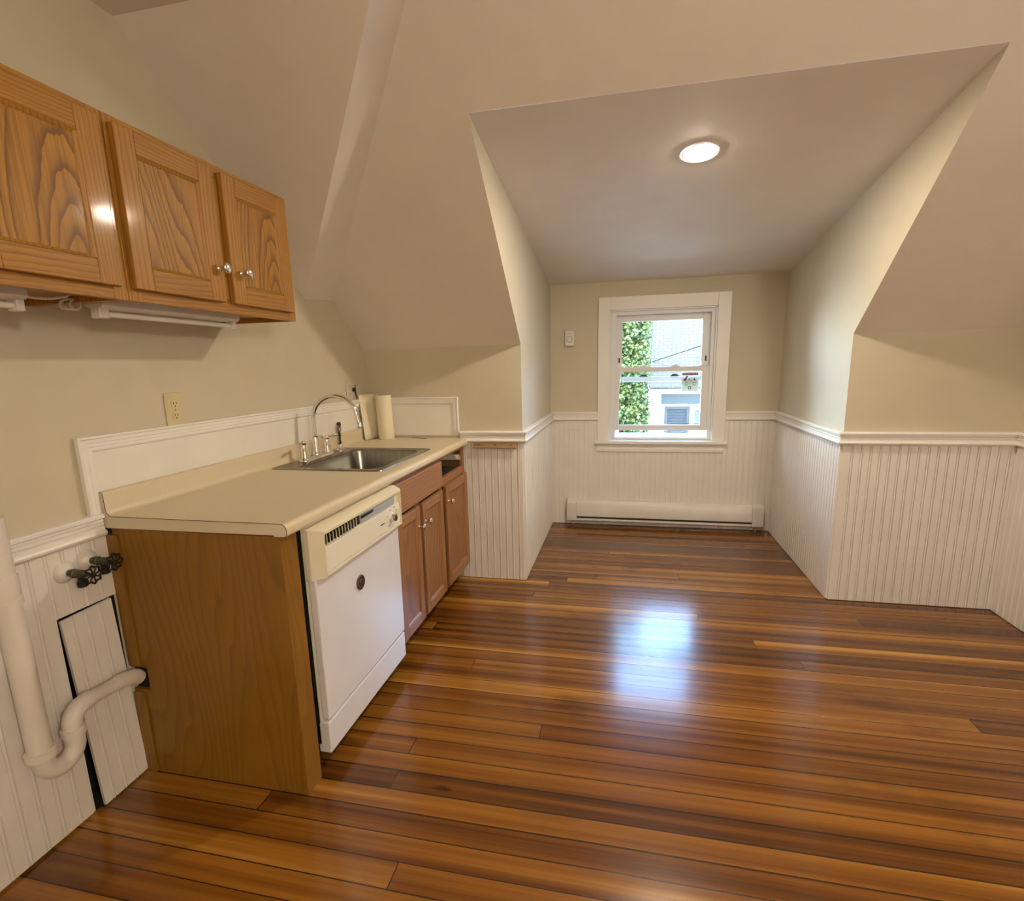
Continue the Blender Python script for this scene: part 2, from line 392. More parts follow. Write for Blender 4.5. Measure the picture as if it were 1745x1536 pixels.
# the lowered roof plane at the left and the soft step between it and the slope
mb = MB()
B0 = V((0, 2.155, 1.703)); B1 = V((.906, 1.231, ZF)); A0 = V((0, 2.435, zs(2.435))); A1 = V((XC, YC, ZC))
mb.f([B0, (0, 1.231, ZF), B1])
mb.f([(0, 1.231, ZF), (0, YB, ZF), (.906, YB, ZF), B1])
struct(mb.build('ceiling_low', 'ceil'), 'lower plaster slope above the wall cabinets')
mb = MB(); loops = []
upn = V((0, SL, 1)).normalized()
for i in range(9):
    t = i/8; L = []
    for j in range(25):
        s = j/24; b_ = B0.lerp(B1, s); a_ = A0.lerp(A1, s); c_ = b_.lerp(a_, .5)+V((.012, -.012, 0))*min(1, s*6)
        L.append((1-t)**2*b_+2*t*(1-t)*c_+t*t*a_)
    loops.append(L)
mb.loft(loops, closed=False)
mb.f([B1, (.906, YB, ZF), (.906, YB, ZC), (XC, YC, ZC)])
struct(mb.build('ceiling_step', 'ceil', smooth=60), 'soft plaster step running up between the two slopes')

# beadboard wainscot
def beadboard(p0, p1, nrm, z0, z1, pitch=.044, th=.010, start=0.0, holes=(), dp=.0032):
    p0, p1, nrm = V(p0), V(p1), V(nrm); L = (p1-p0).length; d = (p1-p0).normalized(); prof = [(0, th)]
    s = start if start > 0 else pitch*.6
    while s < L-.012:
        prof += [(s-.0028, th), (s-.0012, th-dp), (s, th-dp*.3), (s+.0016, th+.0008), (s+.0042, th+.0022), (s+.0068, th+.0008), (s+.0084, th-dp*.3), (s+.0096, th-dp*.6), (s+.0108, th)]; s += pitch
    prof.append((L, th))
    mb = MB()
    lo = [p0+d*a+nrm*b for a, b in prof]
    def zr(a):
        for h0, h1, hz in holes:
            if h0 <= a <= h1: return hz
        return z0
    for i in range(len(lo)-1):
        mid = (prof[i][0]+prof[i+1][0])/2; zz = zr(mid)
        a, b = lo[i], lo[i+1]
        mb.f([(a.x, a.y, zz), (b.x, b.y, zz), (b.x, b.y, z1), (a.x, a.y, z1)])
    for q in (0, -1):
        a = lo[q]; b = a-nrm*prof[q][1]; mb.f([(a.x, a.y, z0), (b.x, b.y, z0), (b.x, b.y, z1), (a.x, a.y, z1)])
    for h0, h1, hz in holes:
        a = p0+d*h0; b = p0+d*h1
        mb.f([(a.x, a.y, hz), (b.x, b.y, hz), (b.x+nrm.x*th, b.y+nrm.y*th, hz), (a.x+nrm.x*th, a.y+nrm.y*th, hz)])
        mb.f([(a.x, a.y, z0), (a.x, a.y, hz), (a.x+nrm.x*th, a.y+nrm.y*th, hz), (a.x+nrm.x*th, a.y+nrm.y*th, z0)])
    return mb
RZ0, RZ1 = .885, .957
beadboard((0, YB, 0), (0, .906, 0), (1, 0, 0), .010, .86, .047, start=.020, holes=((HY0-YB, HY1-YB, HZ1),), dp=.0065).build('wainscot', 'wain', wl, label='white beadboard wainscot')
beadboard((.60, K, 0), (DL, K, 0), (0, -1, 0), .004, RZ0+.01, .0415, start=.038, dp=.0055).build('wainscot', 'wain', wkl)
beadboard((DR, K, 0), (RW, K, 0), (0, -1, 0), .004, RZ0+.01, .0445, start=.045, dp=.0055).build('wainscot', 'wain', wkr)
beadboard((DL, K, 0), (DL, W, 0), (1, 0, 0), .004, RZ0+.01, .0415, dp=.0022).build('wainscot', 'wain', wdl)
beadboard((DR, K, 0), (DR, W, 0), (-1, 0, 0), .004, RZ0+.01, .0415, dp=.0022).build('wainscot', 'wain', wdr)
beadboard((RW, YB, 0), (RW, K, 0), (-1, 0, 0), .004, RZ0+.01, .0445, dp=.0012).build('wainscot', 'wain', wr)
wb = beadboard((DL, W, 0), (DR, W, 0), (0, -1, 0), .004, .66, .0415, dp=.0012)
for xa, xb_ in ((DL, 1.3865), (2.3685, DR)):
    o2 = beadboard((xa, W, 0), (xb_, W, 0), (0, -1, 0), .66, RZ0+.01, .0415, start=.0249+(math.ceil((xa-DL-.0249)/.0415)*.0415-(xa-DL-.0249))-.0249 if xa > DL else 0, dp=.0012)
    me_ = bpy.data.meshes.new('t'); o2.bm.to_mesh(me_); wb.bm.from_mesh(me_); bpy.data.meshes.remove(me_)
wb.build('wainscot', 'wain', ww)

RAILP = [(0, .072), (.024, .072), (.029, .067), (.029, .060), (.021, .0565), (.021, .0485), (.0165, .0465), (.021, .0445), (.021, .0365), (.0165, .0345), (.021, .0325), (.021, .0235), (.027, .0205), (.0305, .0145), (.028, .008), (.018, .004), (.014, 0), (0, 0)]
def sweep(path, prof, z, side):
    path = [V((p[0], p[1], 0)) for p in path]; loops = []
    for i, p in enumerate(path):
        nn = []
        if i > 0: d = (p-path[i-1]).normalized(); nn.append(V((-d.y, d.x, 0))*side)
        if i < len(path)-1: d = (path[i+1]-p).normalized(); nn.append(V((-d.y, d.x, 0))*side)
        n = nn[0] if len(nn) == 1 else (nn[0]+nn[1])/(1+nn[0].dot(nn[1]))
        loops.append([p+n*o+V((0, 0, z+h)) for o, h in prof])
    return MB().loft(loops, True, True)
struct(sweep([(0, YB), (0, .893)], [(a, b*1.02) for a, b in RAILP], .851, -1).build('trim_1', 'trim', smooth=30), 'white moulded chair rail on the left wall')
struct(sweep([(.612, K), (DL, K), (DL, W), (1.386, W)], RAILP, RZ0, -1).build('trim_2', 'trim', smooth=30), 'white chair rail around the left side of the dormer')
struct(sweep([(2.369, W), (DR, W), (DR, K), (RW, K), (RW, YB)], RAILP, RZ0, -1).build('trim_3', 'trim', smooth=30), 'white chair rail around the right side of the dormer')

# white splash boards with picture-frame moulding above the counter
mb = MB(); mb.box(.0005, .006, .862, K-.001, .925, 1.162)
struct(mb.build('trim_4', 'panelwhite', label='white splash board along the left wall'))
mb = MB(); mb.box(.0065, .602, K-.006, K-.0005, .93, 1.164)
struct(mb.build('trim_5', 'panelwhite', label='white splash board on the knee wall'))
MP = [(0, 0), (0, .014), (.006, .017), (.010, .013), (.020, .013), (.0225, .010), (.025, .012), (.032, .012), (.034, .009), (.040, .010), (.046, .0075), (.049, .003), (.049, 0)]
def mould(path, inward, nrm, prof):
    loops = [[V(p)+V(iw)*a+V(nrm)*(b+.004) for a, b in prof] for p, iw in zip(path, inward)]
    return MB().loft(loops, True, True)
struct(mould([(0, .860, .922), (0, .860, 1.164), (0, K-.004, 1.164)], [(0, 1, 0), (0, 1, -1), (0, 0, -1)], (1, 0, 0), MP).build('trim_6', 'trim', smooth=30), 'white picture frame moulding on the left splash board')
MPS = [(a*.85, b) for a, b in MP]
struct(mould([(.004, K, 1.166), (.607, K, 1.166), (.607, K, .956)], [(0, 0, -1), (-1, 0, -1), (-1, 0, 0)], (0, -1, 0), MPS).build('trim_7', 'trim', smooth=30), 'white picture frame moulding on the knee wall splash board')

# ------------------------------------------------------------------ the window
win = thing('window_1', 'white double-hung window, lower sash raised slightly', 'window', (1.88, W, .69)); win['kind'] = 'structure'; del win['category']
mb = MB(); c0, c1, cz0, cz1 = 1.385, 2.370, .724, 1.851; yf = W-.020
mb.box(c0, OX0, yf, W, cz0, cz1); mb.box(OX1, c1, yf, W, cz0, cz1); mb.box(OX0, OX1, yf, W, OZ1, cz1)
mb.build('window_casing', 'trim', win, bevel=.003)
mb = MB(); mb.box(1.366, 2.388, W-.055, W+.05, .698, .724); mb.build('window_stool', 'trim', win, bevel=.006)
mb = MB(); mb.prism([(1.386, W-.0, .698), (1.386, W-.028, .698), (1.386, W-.028, .683), (1.386, W-.019, .679), (1.386, W-.019, .662), (1.386, W-.026, .656), (1.386, W-.024, .634), (1.386, W, .628)], (.982, 0, 0)); mb.build('window_apron', 'trim', win)
mb = MB(); y0, y1 = W-.006, W+.14
mb.box(OX0, OX0+.012, y0, y1, OZ0, OZ1); mb.box(OX1-.012, OX1, y0, y1, OZ0, OZ1); mb.box(OX0, OX1, y0, y1, OZ1-.012, OZ1); mb.box(OX0, OX1, W+.0, y1, OZ0-.01, OZ0+.014)
mb.build('window_jamb', 'vinyl', win, bevel=.002)
mb = MB(); y0, y1 = W+.012, W+.115
mb.box(OX0+.012, 1.527, y0, y1, .73, 1.74); mb.box(2.238, OX1-.012, y0, y1, .73, 1.74); mb.box(1.527, 2.238, y0, y1, 1.712, 1.74); mb.box(1.527, 2.238, y0, y1, .73, .748)
mb.box(1.527, 1.534, W+.052, W+.058, .75, 1.71); mb.box(2.231, 2.238, W+.052, W+.058, .75, 1.71)
mb.build('window_frame', 'vinyl', win, bevel=.002)
def sash(nm, x0, x1, z0, z1, y0, y1, gx0, gx1, gz0, gz1):
    mb = MB(); mb.box(x0, gx0, y0, y1, z0, z1); mb.box(gx1, x1, y0, y1, z0, z1); mb.box(gx0, gx1, y0, y1, z0, gz0); mb.box(gx0, gx1, y0, y1, gz1, z1)
    s = mb.build(nm, 'vinyl', win, bevel=.003)
    ym = (y0+y1)/2
    MB().box(gx0-.003, gx1+.003, ym-.002, ym+.002, gz0-.003, gz1+.003).build('pane', 'glass', s)
    return s
ls = sash('lower_sash', 1.5265, 2.2385, .803, 1.308, W+.018, W+.050, 1.556, 2.186, .846, 1.272)
us = sash('upper_sash', 1.5265, 2.2385, 1.192, 1.7125, W+.060, W+.092, 1.572, 2.180, 1.232, 1.664)
for cx in (1.745, 1.985):
    mb = MB(); mb.box(cx-.03, cx+.03, W+.022, W+.05, 1.308, 1.316); mb.lathe([(.016, 0), (.014, .008), (.004, .011)], (cx, W+.036, 1.316)); mb.tube([(cx, W+.036, 1.322), (cx+.03, W+.033, 1.328)], .0045)
    mb.build('sash_lock', 'vinyl', ls, smooth=40)
    mb = MB(); mb.prism([(cx-.035, W+.058, 1.232), (cx+.035, W+.058, 1.232), (cx+.018, W+.058, 1.250), (cx-.018, W+.058, 1.250)], (0, .012, 0)); mb.build('keeper', 'vinyl_grey', us, bevel=.002)
for x0 in (1.531, 2.168):
    MB().box(x0, x0+.056, W+.020, W+.046, 1.308, 1.3145).build('tilt_latch', 'vinyl', ls, bevel=.002)
for x0 in (1.545, 2.207):
    MB().box(x0, x0+.012, W+.0575, W+.061, 1.345, 1.385).build('stop_clip', 'vinyl_grey', us)
# outer storm frame below and behind the sashes
mb = MB(); y0, y1 = W+.118, W+.132
mb.box(1.490, 1.553, y0, y1, .74, 1.74); mb.box(2.196, 2.264, y0, y1, .74, 1.74); mb.box(1.553, 2.196, y0, y1, 1.69, 1.74); mb.box(1.553, 2.196, y0, y1, .735, .768)
mb.build('storm_frame', 'vinyl', win, bevel=.002)

# pet rescue sticker stuck on the lower pane
sy = W+.0315
st = thing('window_sticker', 'red and white pet rescue sticker on the lower window pane', 'sticker', (2.10, sy, 1.108))
sx0, sx1, sz0, sz1 = 2.036, 2.164, 1.108, 1.266
def flat(pts, dy): mb_ = MB(); mb_.f([(x, sy-dy, z) for x, z in pts]); return mb_
def rct(x0, x1, z0, z1): return [(x0, z0), (x1, z0), (x1, z1), (x0, z1)]
flat(rct(sx0, sx1, sz0, sz1), .0002).build('sheet', 'stick', st)
flat(rct(sx0+.004, sx1-.003, sz0+.006, sz0+.088), .0005).build('cream_field', 'stick2', st)
pts = []
for cx, a0 in ((sx1-.012, -PI/2), (sx0+.012, PI/2)):
    for i in range(9): a = a0+PI*i/8; pts.append((cx+.010*math.cos(a), sz1-.018+.010*math.sin(a)))
hb = flat(pts, .0008).build('heading_band', 'red', st)
x = sx0+.016
for wd in (.028, .022, .026, .012):
    flat(rct(x, x+wd, sz1-.0205, sz1-.0145), .0012).build('heading_line', 'stick', hb); x += wd+.004
for xx, zz, wd in ((sx0+.026, .070, .022), (sx0+.082, .070, .024), (sx0+.024, .052, .024), (sx0+.082, .052, .024)):
    flat(rct(xx, xx+wd, sz0+zz, sz0+zz+.004), .001).build('text_line', 'stickdk', st)
mb = MB(); r0 = (sx0+.062, sz0+.032)
mb.loft([[(r0[0]+r*math.cos(2*PI*k/24), sy-.001, r0[1]+r*math.sin(2*PI*k/24)) for k in range(24)] for r in (.007, .013)])
mb.build('ring_mark', 'stickdk', st)
mb = MB()      # sitting dog, cat, small bird and a second dog, plain silhouettes
def sil(pts, ox, s=1): mb.f([(sx0+ox+a*s, sy-.0012, sz0+.089+b*s) for a, b in pts])
sil([(0, 0), (.026, 0), (.026, .012), (.030, .026), (.038, .032), (.036, .037), (.026, .037), (.016, .022), (.004, .008)], .012)
sil([(0, 0), (.009, 0), (.008, .012), (.005, .017), (.002, .010)], .052)
sil([(0, 0), (.010, 0), (.006, .006)], .070)
sil([(.018, 0), (0, 0), (.001, .012), (.004, .023), (.012, .012)], .090)
mb.build('pet_silhouettes', 'stickdk', st)

# ------------------------------------------------------------------ ceiling lamp and added fill globe
def downlight(c, nrm, lens, label, r=.105, group=None):
    c = V(c); n = V(nrm).normalized(); t = thing('recessed_light', label, 'ceiling light', c, group)
    MB().lathe([(r*.74, -.004), (r*.74, .003), (r*.77, .0045), (r*.80, .003), (r*.87, .003), (r*.90, .0048), (r*.985, .0036), (r, .0006)], c, n, 40, False).build('trim_ring', 'trim', t, smooth=50)
    MB().lathe([(r*.74, .002), (r*.73, .0045), (r*.68, .0065), (r*.55, .0085), (r*.3, .010), (.004, .0105)], c, n, 36).build('lens', lens, t, smooth=50)
    return t
lens1 = emit_mat('lit_lens', LAMP_COL, LAMP_DORMER); fill_glow = emit_mat('added_fill_glow', FILL_COL, LAMP_FILL)
yl = 2.232; zl = ZD-(yl-YD)*(ZD-ZW)/(W-YD)
downlight((1.895, yl, zl), (0, -(ZD-ZW)/(W-YD), -1), lens1, 'lit round recessed light in the dormer ceiling', r=.084)
gl_ = thing('added_fill_globe', 'white globe lamp added unseen behind the viewer to brighten the room', 'added lamp', (3.12, -1.2, 1.735))  # globe added out of view to brighten the room
MB().lathe([(.06, 0), (.06, .012), (.02, .03)], (3.12, -1.2, ZC-.001), (0, 0, -1), 28).build('canopy', 'nickel', gl_, smooth=40)
MB().tube([(3.12, -1.2, ZC-.02), (3.12, -1.2, 2.06)], .006, 10).build('rod', 'nickel', gl_, smooth=40)
MB().lathe([(.165*math.sin(PI*i/18)+.0005, -.165*math.cos(PI*i/18)) for i in range(19)], (3.12, -1.2, 1.90), (0, 0, 1), 32).build('globe', fill_glow, gl_, smooth=80)

# ------------------------------------------------------------------ doors with a recessed panel
def knob(parent, p, r=.0172, mat='nickel', nrm=(1, 0, 0)):
    return MB().lathe([(.010, 0), (.008, .002), (.0055, .005), (.005, .014), (.0075, .018), (r*.85, .0215), (r, .026), (r*.9, .031), (r*.5, .034), (.001, .035)], p, nrm, 20).build('knob', mat, parent, smooth=50, label='round satin metal knob')
def panel_door(parent, y0, y1, z0, z1, xb, xf, mv, mh, stile=.058, name='door'):
    mb = MB(); s = stile; g = .0004
    mb.mi = 0
    mb.box(xb, xf, y0, y0+s, z0, z1); mb.box(xb, xf, y1-s, y1, z0, z1)
    mb.mi = 1
    mb.box(xb, xf, y0+s+g, y1-s-g, z0, z0+s); mb.box(xb, xf, y0+s+g, y1-s-g, z1-s, z1)
    # sloped inner edge and the sunk panel
    mb.mi = 0
    xi = xf-.008
    a = [(y0+s, z0+s), (y1-s, z0+s), (y1-s, z1-s), (y0+s, z1-s)]
    q = .005; b = [(y0+s+q, z0+s+q), (y1-s-q, z0+s+q), (y1-s-q, z1-s-q), (y0+s+q, z1-s-q)]
    q2 = .008; c = [(y0+s+q2, z0+s+q2), (y1-s-q2, z0+s+q2), (y1-s-q2, z1-s-q2), (y0+s+q2, z1-s-q2)]
    mb.loft([[(xf-.0015, *p) for p in a], [(xf-.005, *p) for p in b], [(xi-.001, *p) for p in c]])
    mb.mi = 2
    mb.f([(xi-.001, *p) for p in c])
    return mb.build(name, [mv, mh, mv.replace('_v', '_p')], parent, bevel=.0028)

# ------------------------------------------------------------------ wall cabinets
UZ0, UZ1, UX, UDX = 1.537, 1.985, .330, .350
def wall_cabinet(y0, y1, doors, label, knobs, holes=()):
    t = thing('wall_cabinet', label, 'cabinet', (0.16, (y0+y1)/2, UZ0), 'oak wall cabinets')
    mb = MB(); b = .016
    mb.box(.001, UX-.019, y0, y0+b, UZ0, UZ1); mb.box(.001, UX-.019, y1-b, y1, UZ0, UZ1)
    mb.mi = 1
    mb.box(.001, UX-.019, y0+b, y1-b, UZ1-b, UZ1); mb.box(.001, .008, y0+b, y1-b, UZ0+.02, UZ1-b)
    mb.mi = 2
    mb.box(.001, UX-.019, y0+b, y1-b, UZ0+.018, UZ0+.030)
    mb.build('carcass', ['oak_v', 'oak_h', 'oak_under'], t, bevel=.001)
    mb = MB()
    s0, s1 = .040, .040
    mb.box(UX-.019, UX, y0, y0+s0, UZ0, UZ1); mb.box(UX-.019, UX, y1-s1, y1, UZ0, UZ1)
    ym = [ (doors[i][1]+doors[i+1][0])/2 for i in range(len(doors)-1)]
    for y in ym: mb.box(UX-.019, UX, y-.03, y+.03, UZ0+.0405, UZ1-.0405)
    mb.mi = 1
    mb.box(UX-.019, UX, y0+s0+.0003, y1-s1-.0003, UZ0, UZ0+.040); mb.box(UX-.019, UX, y0+s0+.0003, y1-s1-.0003, UZ1-.04, UZ1)
    mb.build('face_frame', ['oak_v', 'oak_h'], t, bevel=.0012)
    for (a, b_), k in zip(doors, knobs):
        dr = panel_door(t, a, b_, UZ0+.030, UZ1-.020, UX+.001, UDX, 'oak_v', 'oak_h')
        if k is not None: knob(dr, (UDX, k, 1.668))
    return t
wall_cabinet(.817, 1.553, [(.826, 1.155), (1.195, 1.524)], 'golden oak wall cabinet with two silver knobs, nearest the window', [1.140, 1.243])
wall_cabinet(.078, .815, [(.087, .418), (.455, .785)], 'golden oak wall cabinet at the left edge of the photo', [None, None])

# ------------------------------------------------------------------ under-cabinet tube lights
def tube_light(y0, y1, label, x=.19):
    t = thing('tube_light', label, 'light', (x, (y0+y1)/2, 1.508), 'slim tube lights under the wall cabinets')
    mb = MB(); mb.prism([(x-.03, y0, 1.5545), (x+.03, y0, 1.5545), (x+.032, y0, 1.534), (x+.022, y0, 1.527), (x-.022, y0, 1.527), (x-.032, y0, 1.534)], (0, y1-y0, 0)); mb.build('housing', 'fixt', t, bevel=.002)
    for a, b in ((y0, y0+.03), (y1-.018, y1)):
        MB().box(x-.016, x+.016, a, b, 1.500, 1.530).build('end_cap', 'fixt', t, bevel=.003)
    MB().tube([(x, y0+.028, 1.513), (x, y1-.016, 1.513)], .0078, 16).build('tube', 'tube', t, smooth=40)
    return t
t2 = tube_light(.835, 1.368, 'slim white tube light under the two-knob wall cabinet')
mb = MB(); P = []
for i in range(46):
    a = 2*PI*i/15; P.append((.16+.010*math.sin(a*.6), .812+.022*math.cos(a)-.0006*i, 1.533+.013*math.sin(a)))
mb.tube(P, .0028, 8); mb.build('coiled_cord', 'wire', t2, smooth=50)
t1 = tube_light(.12, .648, 'slim white tube light under the wall cabinet at the left edge')
MB().tube([(.19, .645, 1.540), (.192, .68, 1.536), (.195, .72, 1.538), (.198, .758, 1.548), (.199, .765, 1.556)], .0038, 8).build('power_cord', 'wire', t1, smooth=50)

# ------------------------------------------------------------------ wall outlets
def outlet(c, nrm, label, w_=.079, h_=.124, ivory='ivory', name='wall_outlet'):
    c = V(c); n = V(nrm); u = V((0, 1, 0)) if abs(n.x) > .5 else V((1, 0, 0))
    t = thing(name, label, 'outlet', c-V((0, 0, h_/2)))
    def bx(mb, du0, du1, z0, z1, o0, o1):
        pts = [c+u*a+V((0, 0, b))+n*o0 for a, b in ((du0, z0), (du1, z0), (du1, z1), (du0, z1))]; mb.prism(pts, n*(o1-o0)); return mb
    bx(MB(), -w_/2, w_/2, -h_/2, h_/2, .0005, .006).build('cover_plate', ivory, t, bevel=.003)
    for zc in (.0215, -.0215):
        pts = []
        for i in range(24):
            a = 2*PI*i/24; pts.append(c+u*max(-.0145, min(.0145, .0172*math.cos(a)))+V((0, 0, zc+.0142*math.sin(a)))+n*.006)
        r = MB().prism(pts, n*.0022).build('socket', ivory, t, bevel=.0006)
        mb = MB(); bx(mb, -.0075, -.0052, zc-.001, zc+.0075, .0082, .0088); bx(mb, .0052, .0075, zc-.001, zc+.0065, .0082, .0088)
        mb.lathe([(.0026, 0), (.0026, .0006)], c+V((0, 0, zc-.0075))+n*.0082, n, 10); mb.build('slots', 'slot', r)
    MB().lathe([(.003, 0), (.0025, .0012)], c+n*.006, n, 12).build('screw', 'nickel', t)
    return t
outlet((0, 1.242, 1.217), (1, 0, 0), 'ivory double outlet on the left wall above the counter')
outlet((0, 2.525, 1.225), (1, 0, 0), 'beige outlet in the far left corner behind the paper roll', .075, .118, 'beige')
pl = thing('power_plug', 'small dark plug and cord at the outlet behind the paper roll', 'plug', (.02, 2.56, 1.17))
MB().box(.0105, .026, 2.545, 2.560, 1.215, 1.240).build('plug_body', 'black', pl, bevel=.004)
MB().tube([(.022, 2.552, 1.218), (.026, 2.556, 1.19), (.018, 2.575, 1.17), (.010, 2.59, 1.20), (.006, 2.592, 1.245), (.006, 2.592, 1.256)], .0028, 8).build('cord', 'black', pl, smooth=50)

# ------------------------------------------------------------------ countertop
CZ, C0, C1, CX = .914, .900, K-.0025, .660
prof = [(.0065, .874), (.0065, .986), (.010, .991), (.019, .991), (.0245, .988), (.027, .981), (.028, .936), (.031, .923), (.039, .9155), (.046, CZ)]
front = [(.632, CZ)]+[(.640+.020*math.sin(a), CZ-.0195+.0195*math.cos(a)) for a in [PI/2*i/6 for i in range(0, 7)]]+[(.660, .885)]+[(.648+.012*math.cos(a), .885-.012*math.sin(a)) for a in [PI/2*i/4 for i in range(1, 5)]]+[(.615, .873), (.615, .877)]
ct = thing('countertop', 'beige laminate countertop with low backsplash and sink cutout', 'countertop', (.33, 1.8, .873))
full = prof+front
def seg(y0, y1, p): return ([(x, y0, z) for x, z in p], (0, y1-y0, 0))
HX0, HX1, HY0s, HY1s = .075, .560, 1.690, 2.262
mb = MB()
L0 = [(x, C0, z) for x, z in full]
def strip(y0, y1, pts, close=False):
    mb.loft([[(x, y0, z) for x, z in pts], [(x, y1, z) for x, z in pts]], closed=close)
strip(C0, HY0s, full, True); strip(HY1s, C1, full, True)
strip(HY0s, HY1s, prof+[(HX0, CZ), (HX0, .877)]); strip(HY0s, HY1s, [(HX1, .877), (HX1, CZ)]+front)
mb.f([(HX0, HY0s, CZ), (HX1, HY0s, CZ), (HX1, HY0s, .877), (HX0, HY0s, .877)]); mb.f([(HX0, HY1s, CZ), (HX1, HY1s, CZ), (HX1, HY1s, .877), (HX0, HY1s, .877)])
mb.f([(x, C0, z) for x, z in full]); mb.f([(x, C1, z) for x, z in full])
bmesh.ops.remove_doubles(mb.bm, verts=mb.bm.verts[:], dist=1e-5)
mb.build('laminate_slab', 'lam', ct, smooth=40)
def inset(pts, d):
    cx_ = [V((a, b)) for a, b in pts]; out = []; n = len(cx_)
    area = sum(cx_[i].x*cx_[(i+1) % n].y-cx_[(i+1) % n].x*cx_[i].y for i in range(n))
    sg = 1 if area > 0 else -1
    for i in range(n):
        a = (cx_[i]-cx_[i-1]).normalized(); b = (cx_[(i+1) % n]-cx_[i]).normalized()
        n1 = V((-a.y, a.x))*sg; n2 = V((-b.y, b.x))*sg; m = (n1+n2)/max(.4, 1+n1.dot(n2)); out.append((cx_[i].x+m.x*d, cx_[i].y+m.y*d))
    return out
MB().prism([(x, C0-.0006, z) for x, z in full], (0, .0005, 0)).build('end_seam', 'seam', ct, label='thin dark seam round the counter end')
MB().prism([(x, C0-.0022, z) for x, z in inset(full, .0019)], (0, .0015, 0)).build('end_cap', 'lam_edge', ct, label='pale laminate strip on the counter end')

# ------------------------------------------------------------------ sink
def rrect(x0, x1, y0, y1, r, z, n=6):
    P = []
    for cx, cy_, a0 in ((x1-r, y1-r, 0), (x0+r, y1-r, PI/2), (x0+r, y0+r, PI), (x1-r, y0+r, 1.5*PI)):
        for i in range(n+1): a = a0+PI/2*i/n; P.append((cx+r*math.cos(a), cy_+r*math.sin(a), z))
    return P
sk = thing('kitchen_sink', 'stainless steel single bowl drop-in sink', 'sink', (.31, 1.97, .74))
X0, X1, Y0, Y1 = .050, .590, 1.660, 2.292
bx0, bx1, by0, by1 = .168, .545, 1.715, 2.238
mb = MB()
mb.loft([rrect(X0, X1, Y0, Y1, .03, CZ+.0005), rrect(X0+.002, X1-.002, Y0+.002, Y1-.002, .029, CZ+.004), rrect(X0+.008, X1-.008, Y0+.008, Y1-.008, .026, CZ+.0045), rrect(X0+.013, X1-.013, Y0+.013, Y1-.013, .024, CZ+.0025), rrect(bx0-.006, bx1+.006, by0-.006, by1+.006, .062, CZ+.002), rrect(bx0, bx1, by0, by1, .06, CZ-.003), rrect(bx0+.004, bx1-.004, by0+.004, by1-.004, .058, CZ-.02), rrect(bx0+.018, bx1-.018, by0+.018, by1-.018, .055, CZ-.145), rrect(bx0+.035, bx1-.035, by0+.035, by1-.035, .05, CZ-.162), rrect(.30, .41, 1.92, 2.03, .05, CZ-.166)], cap1=True)
mb.build('basin', 'steel', sk, smooth=35)
MB().lathe([(.055, 0), (.055, .002), (.048, .0025), (.040, -.001), (.001, -.002)], (.355, 1.975, CZ-.166), (0, 0, 1), 28).build('drain', 'chrome', sk, smooth=40)

# ------------------------------------------------------------------ faucet and sprayer
FX = .095; DZ = CZ+.0026
fa = thing('faucet', 'chrome gooseneck faucet with two lever handles', 'faucet', (FX, 1.98, DZ))
FY = 1.975
mb = MB(); L = []
for z, g in ((0, 0), (.010, -.001), (.016, -.005)): L.append(rrect(FX-.030-g, FX+.030+g, FY-.135-g, FY+.135+g, .028, DZ+z))
mb.loft(L, True, True); mb.build('base_plate', 'chrome', fa, smooth=40)
zb = DZ+.016
P = [(FX, FY, zb+.085)]+[(FX, FY, zb+.085+.02*i) for i in range(1, 5)]
rad = .113; zc = zb+.085+.09
P += [tuple(p) for p in arc((FX+rad, FY+.012, zc), rad, PI, .02, 26, (1, .10, 0), (0, 0, 1))]
P[5] = (FX, FY, zc)
xe, ye, ze = P[-1]
P += [(xe+.006, ye+.001, ze-.022)]
mb = MB(); mb.tube(P, .0105, 18); mb.build('spout', 'chrome', fa, smooth=50)
MB().lathe([(.0125, 0), (.0135, .004), (.0135, .020), (.011, .026)], (xe+.0125, ye+.0015, ze-.046), (-.25, -.03, 1), 18).build('aerator', 'chrome', fa, smooth=50)
MB().lathe([(.027, 0), (.027, .006), (.022, .012), (.0205, .03), (.0165, .070), (.0140, .088), (.0155, .090), (.0155, .094), (.011, .096)], (FX, FY, zb-.002), (0, 0, 1), 24).build('spout_base', 'chrome', fa, smooth=40)
for sgn in (-1, 1):
    hy = FY+sgn*.103
    h = MB().lathe([(.026, 0), (.026, .005), (.0215, .012), (.021, .028), (.016, .040), (.010, .054), (.0095, .064), (.0125, .067), (.0135, .076), (.010, .083), (.001, .085)], (FX, hy, zb-.002), (0, 0, 1), 22).build('handle', 'chrome', fa, smooth=40)
    e = V((FX+.012, hy+sgn*.062, zb+.071)) if sgn < 0 else V((FX+.035, hy+.055, zb+.080))
    s_ = V((FX, hy, zb+.074)); mb = MB(); mb.tube([s_, s_.lerp(e, .35), s_.lerp(e, .75), e], [.0065, .0055, .0072, .005], 14); mb.build('lever', 'chrome', h, smooth=50)
sp = thing('side_sprayer', 'chrome side sprayer with black tip beside the faucet', 'sprayer', (FX+.005, 2.195, DZ))
SX, SY = FX+.005, 2.195
MB().lathe([(.026, 0), (.026, .004), (.019, .012), (.015, .020), (.0145, .030), (.012, .034)], (SX, SY, DZ), (0, 0, 1), 22).build('holder', 'chrome', sp, smooth=40)
MB().tube([(SX, SY, DZ+.032), (SX, SY-.001, DZ+.045), (SX, SY-.002, DZ+.060), (SX+.001, SY-.004, DZ+.085), (SX+.002, SY-.007, DZ+.108)], [.010, .0135, .0125, .0165, .0165], 18).build('wand', 'chrome', sp, smooth=50)
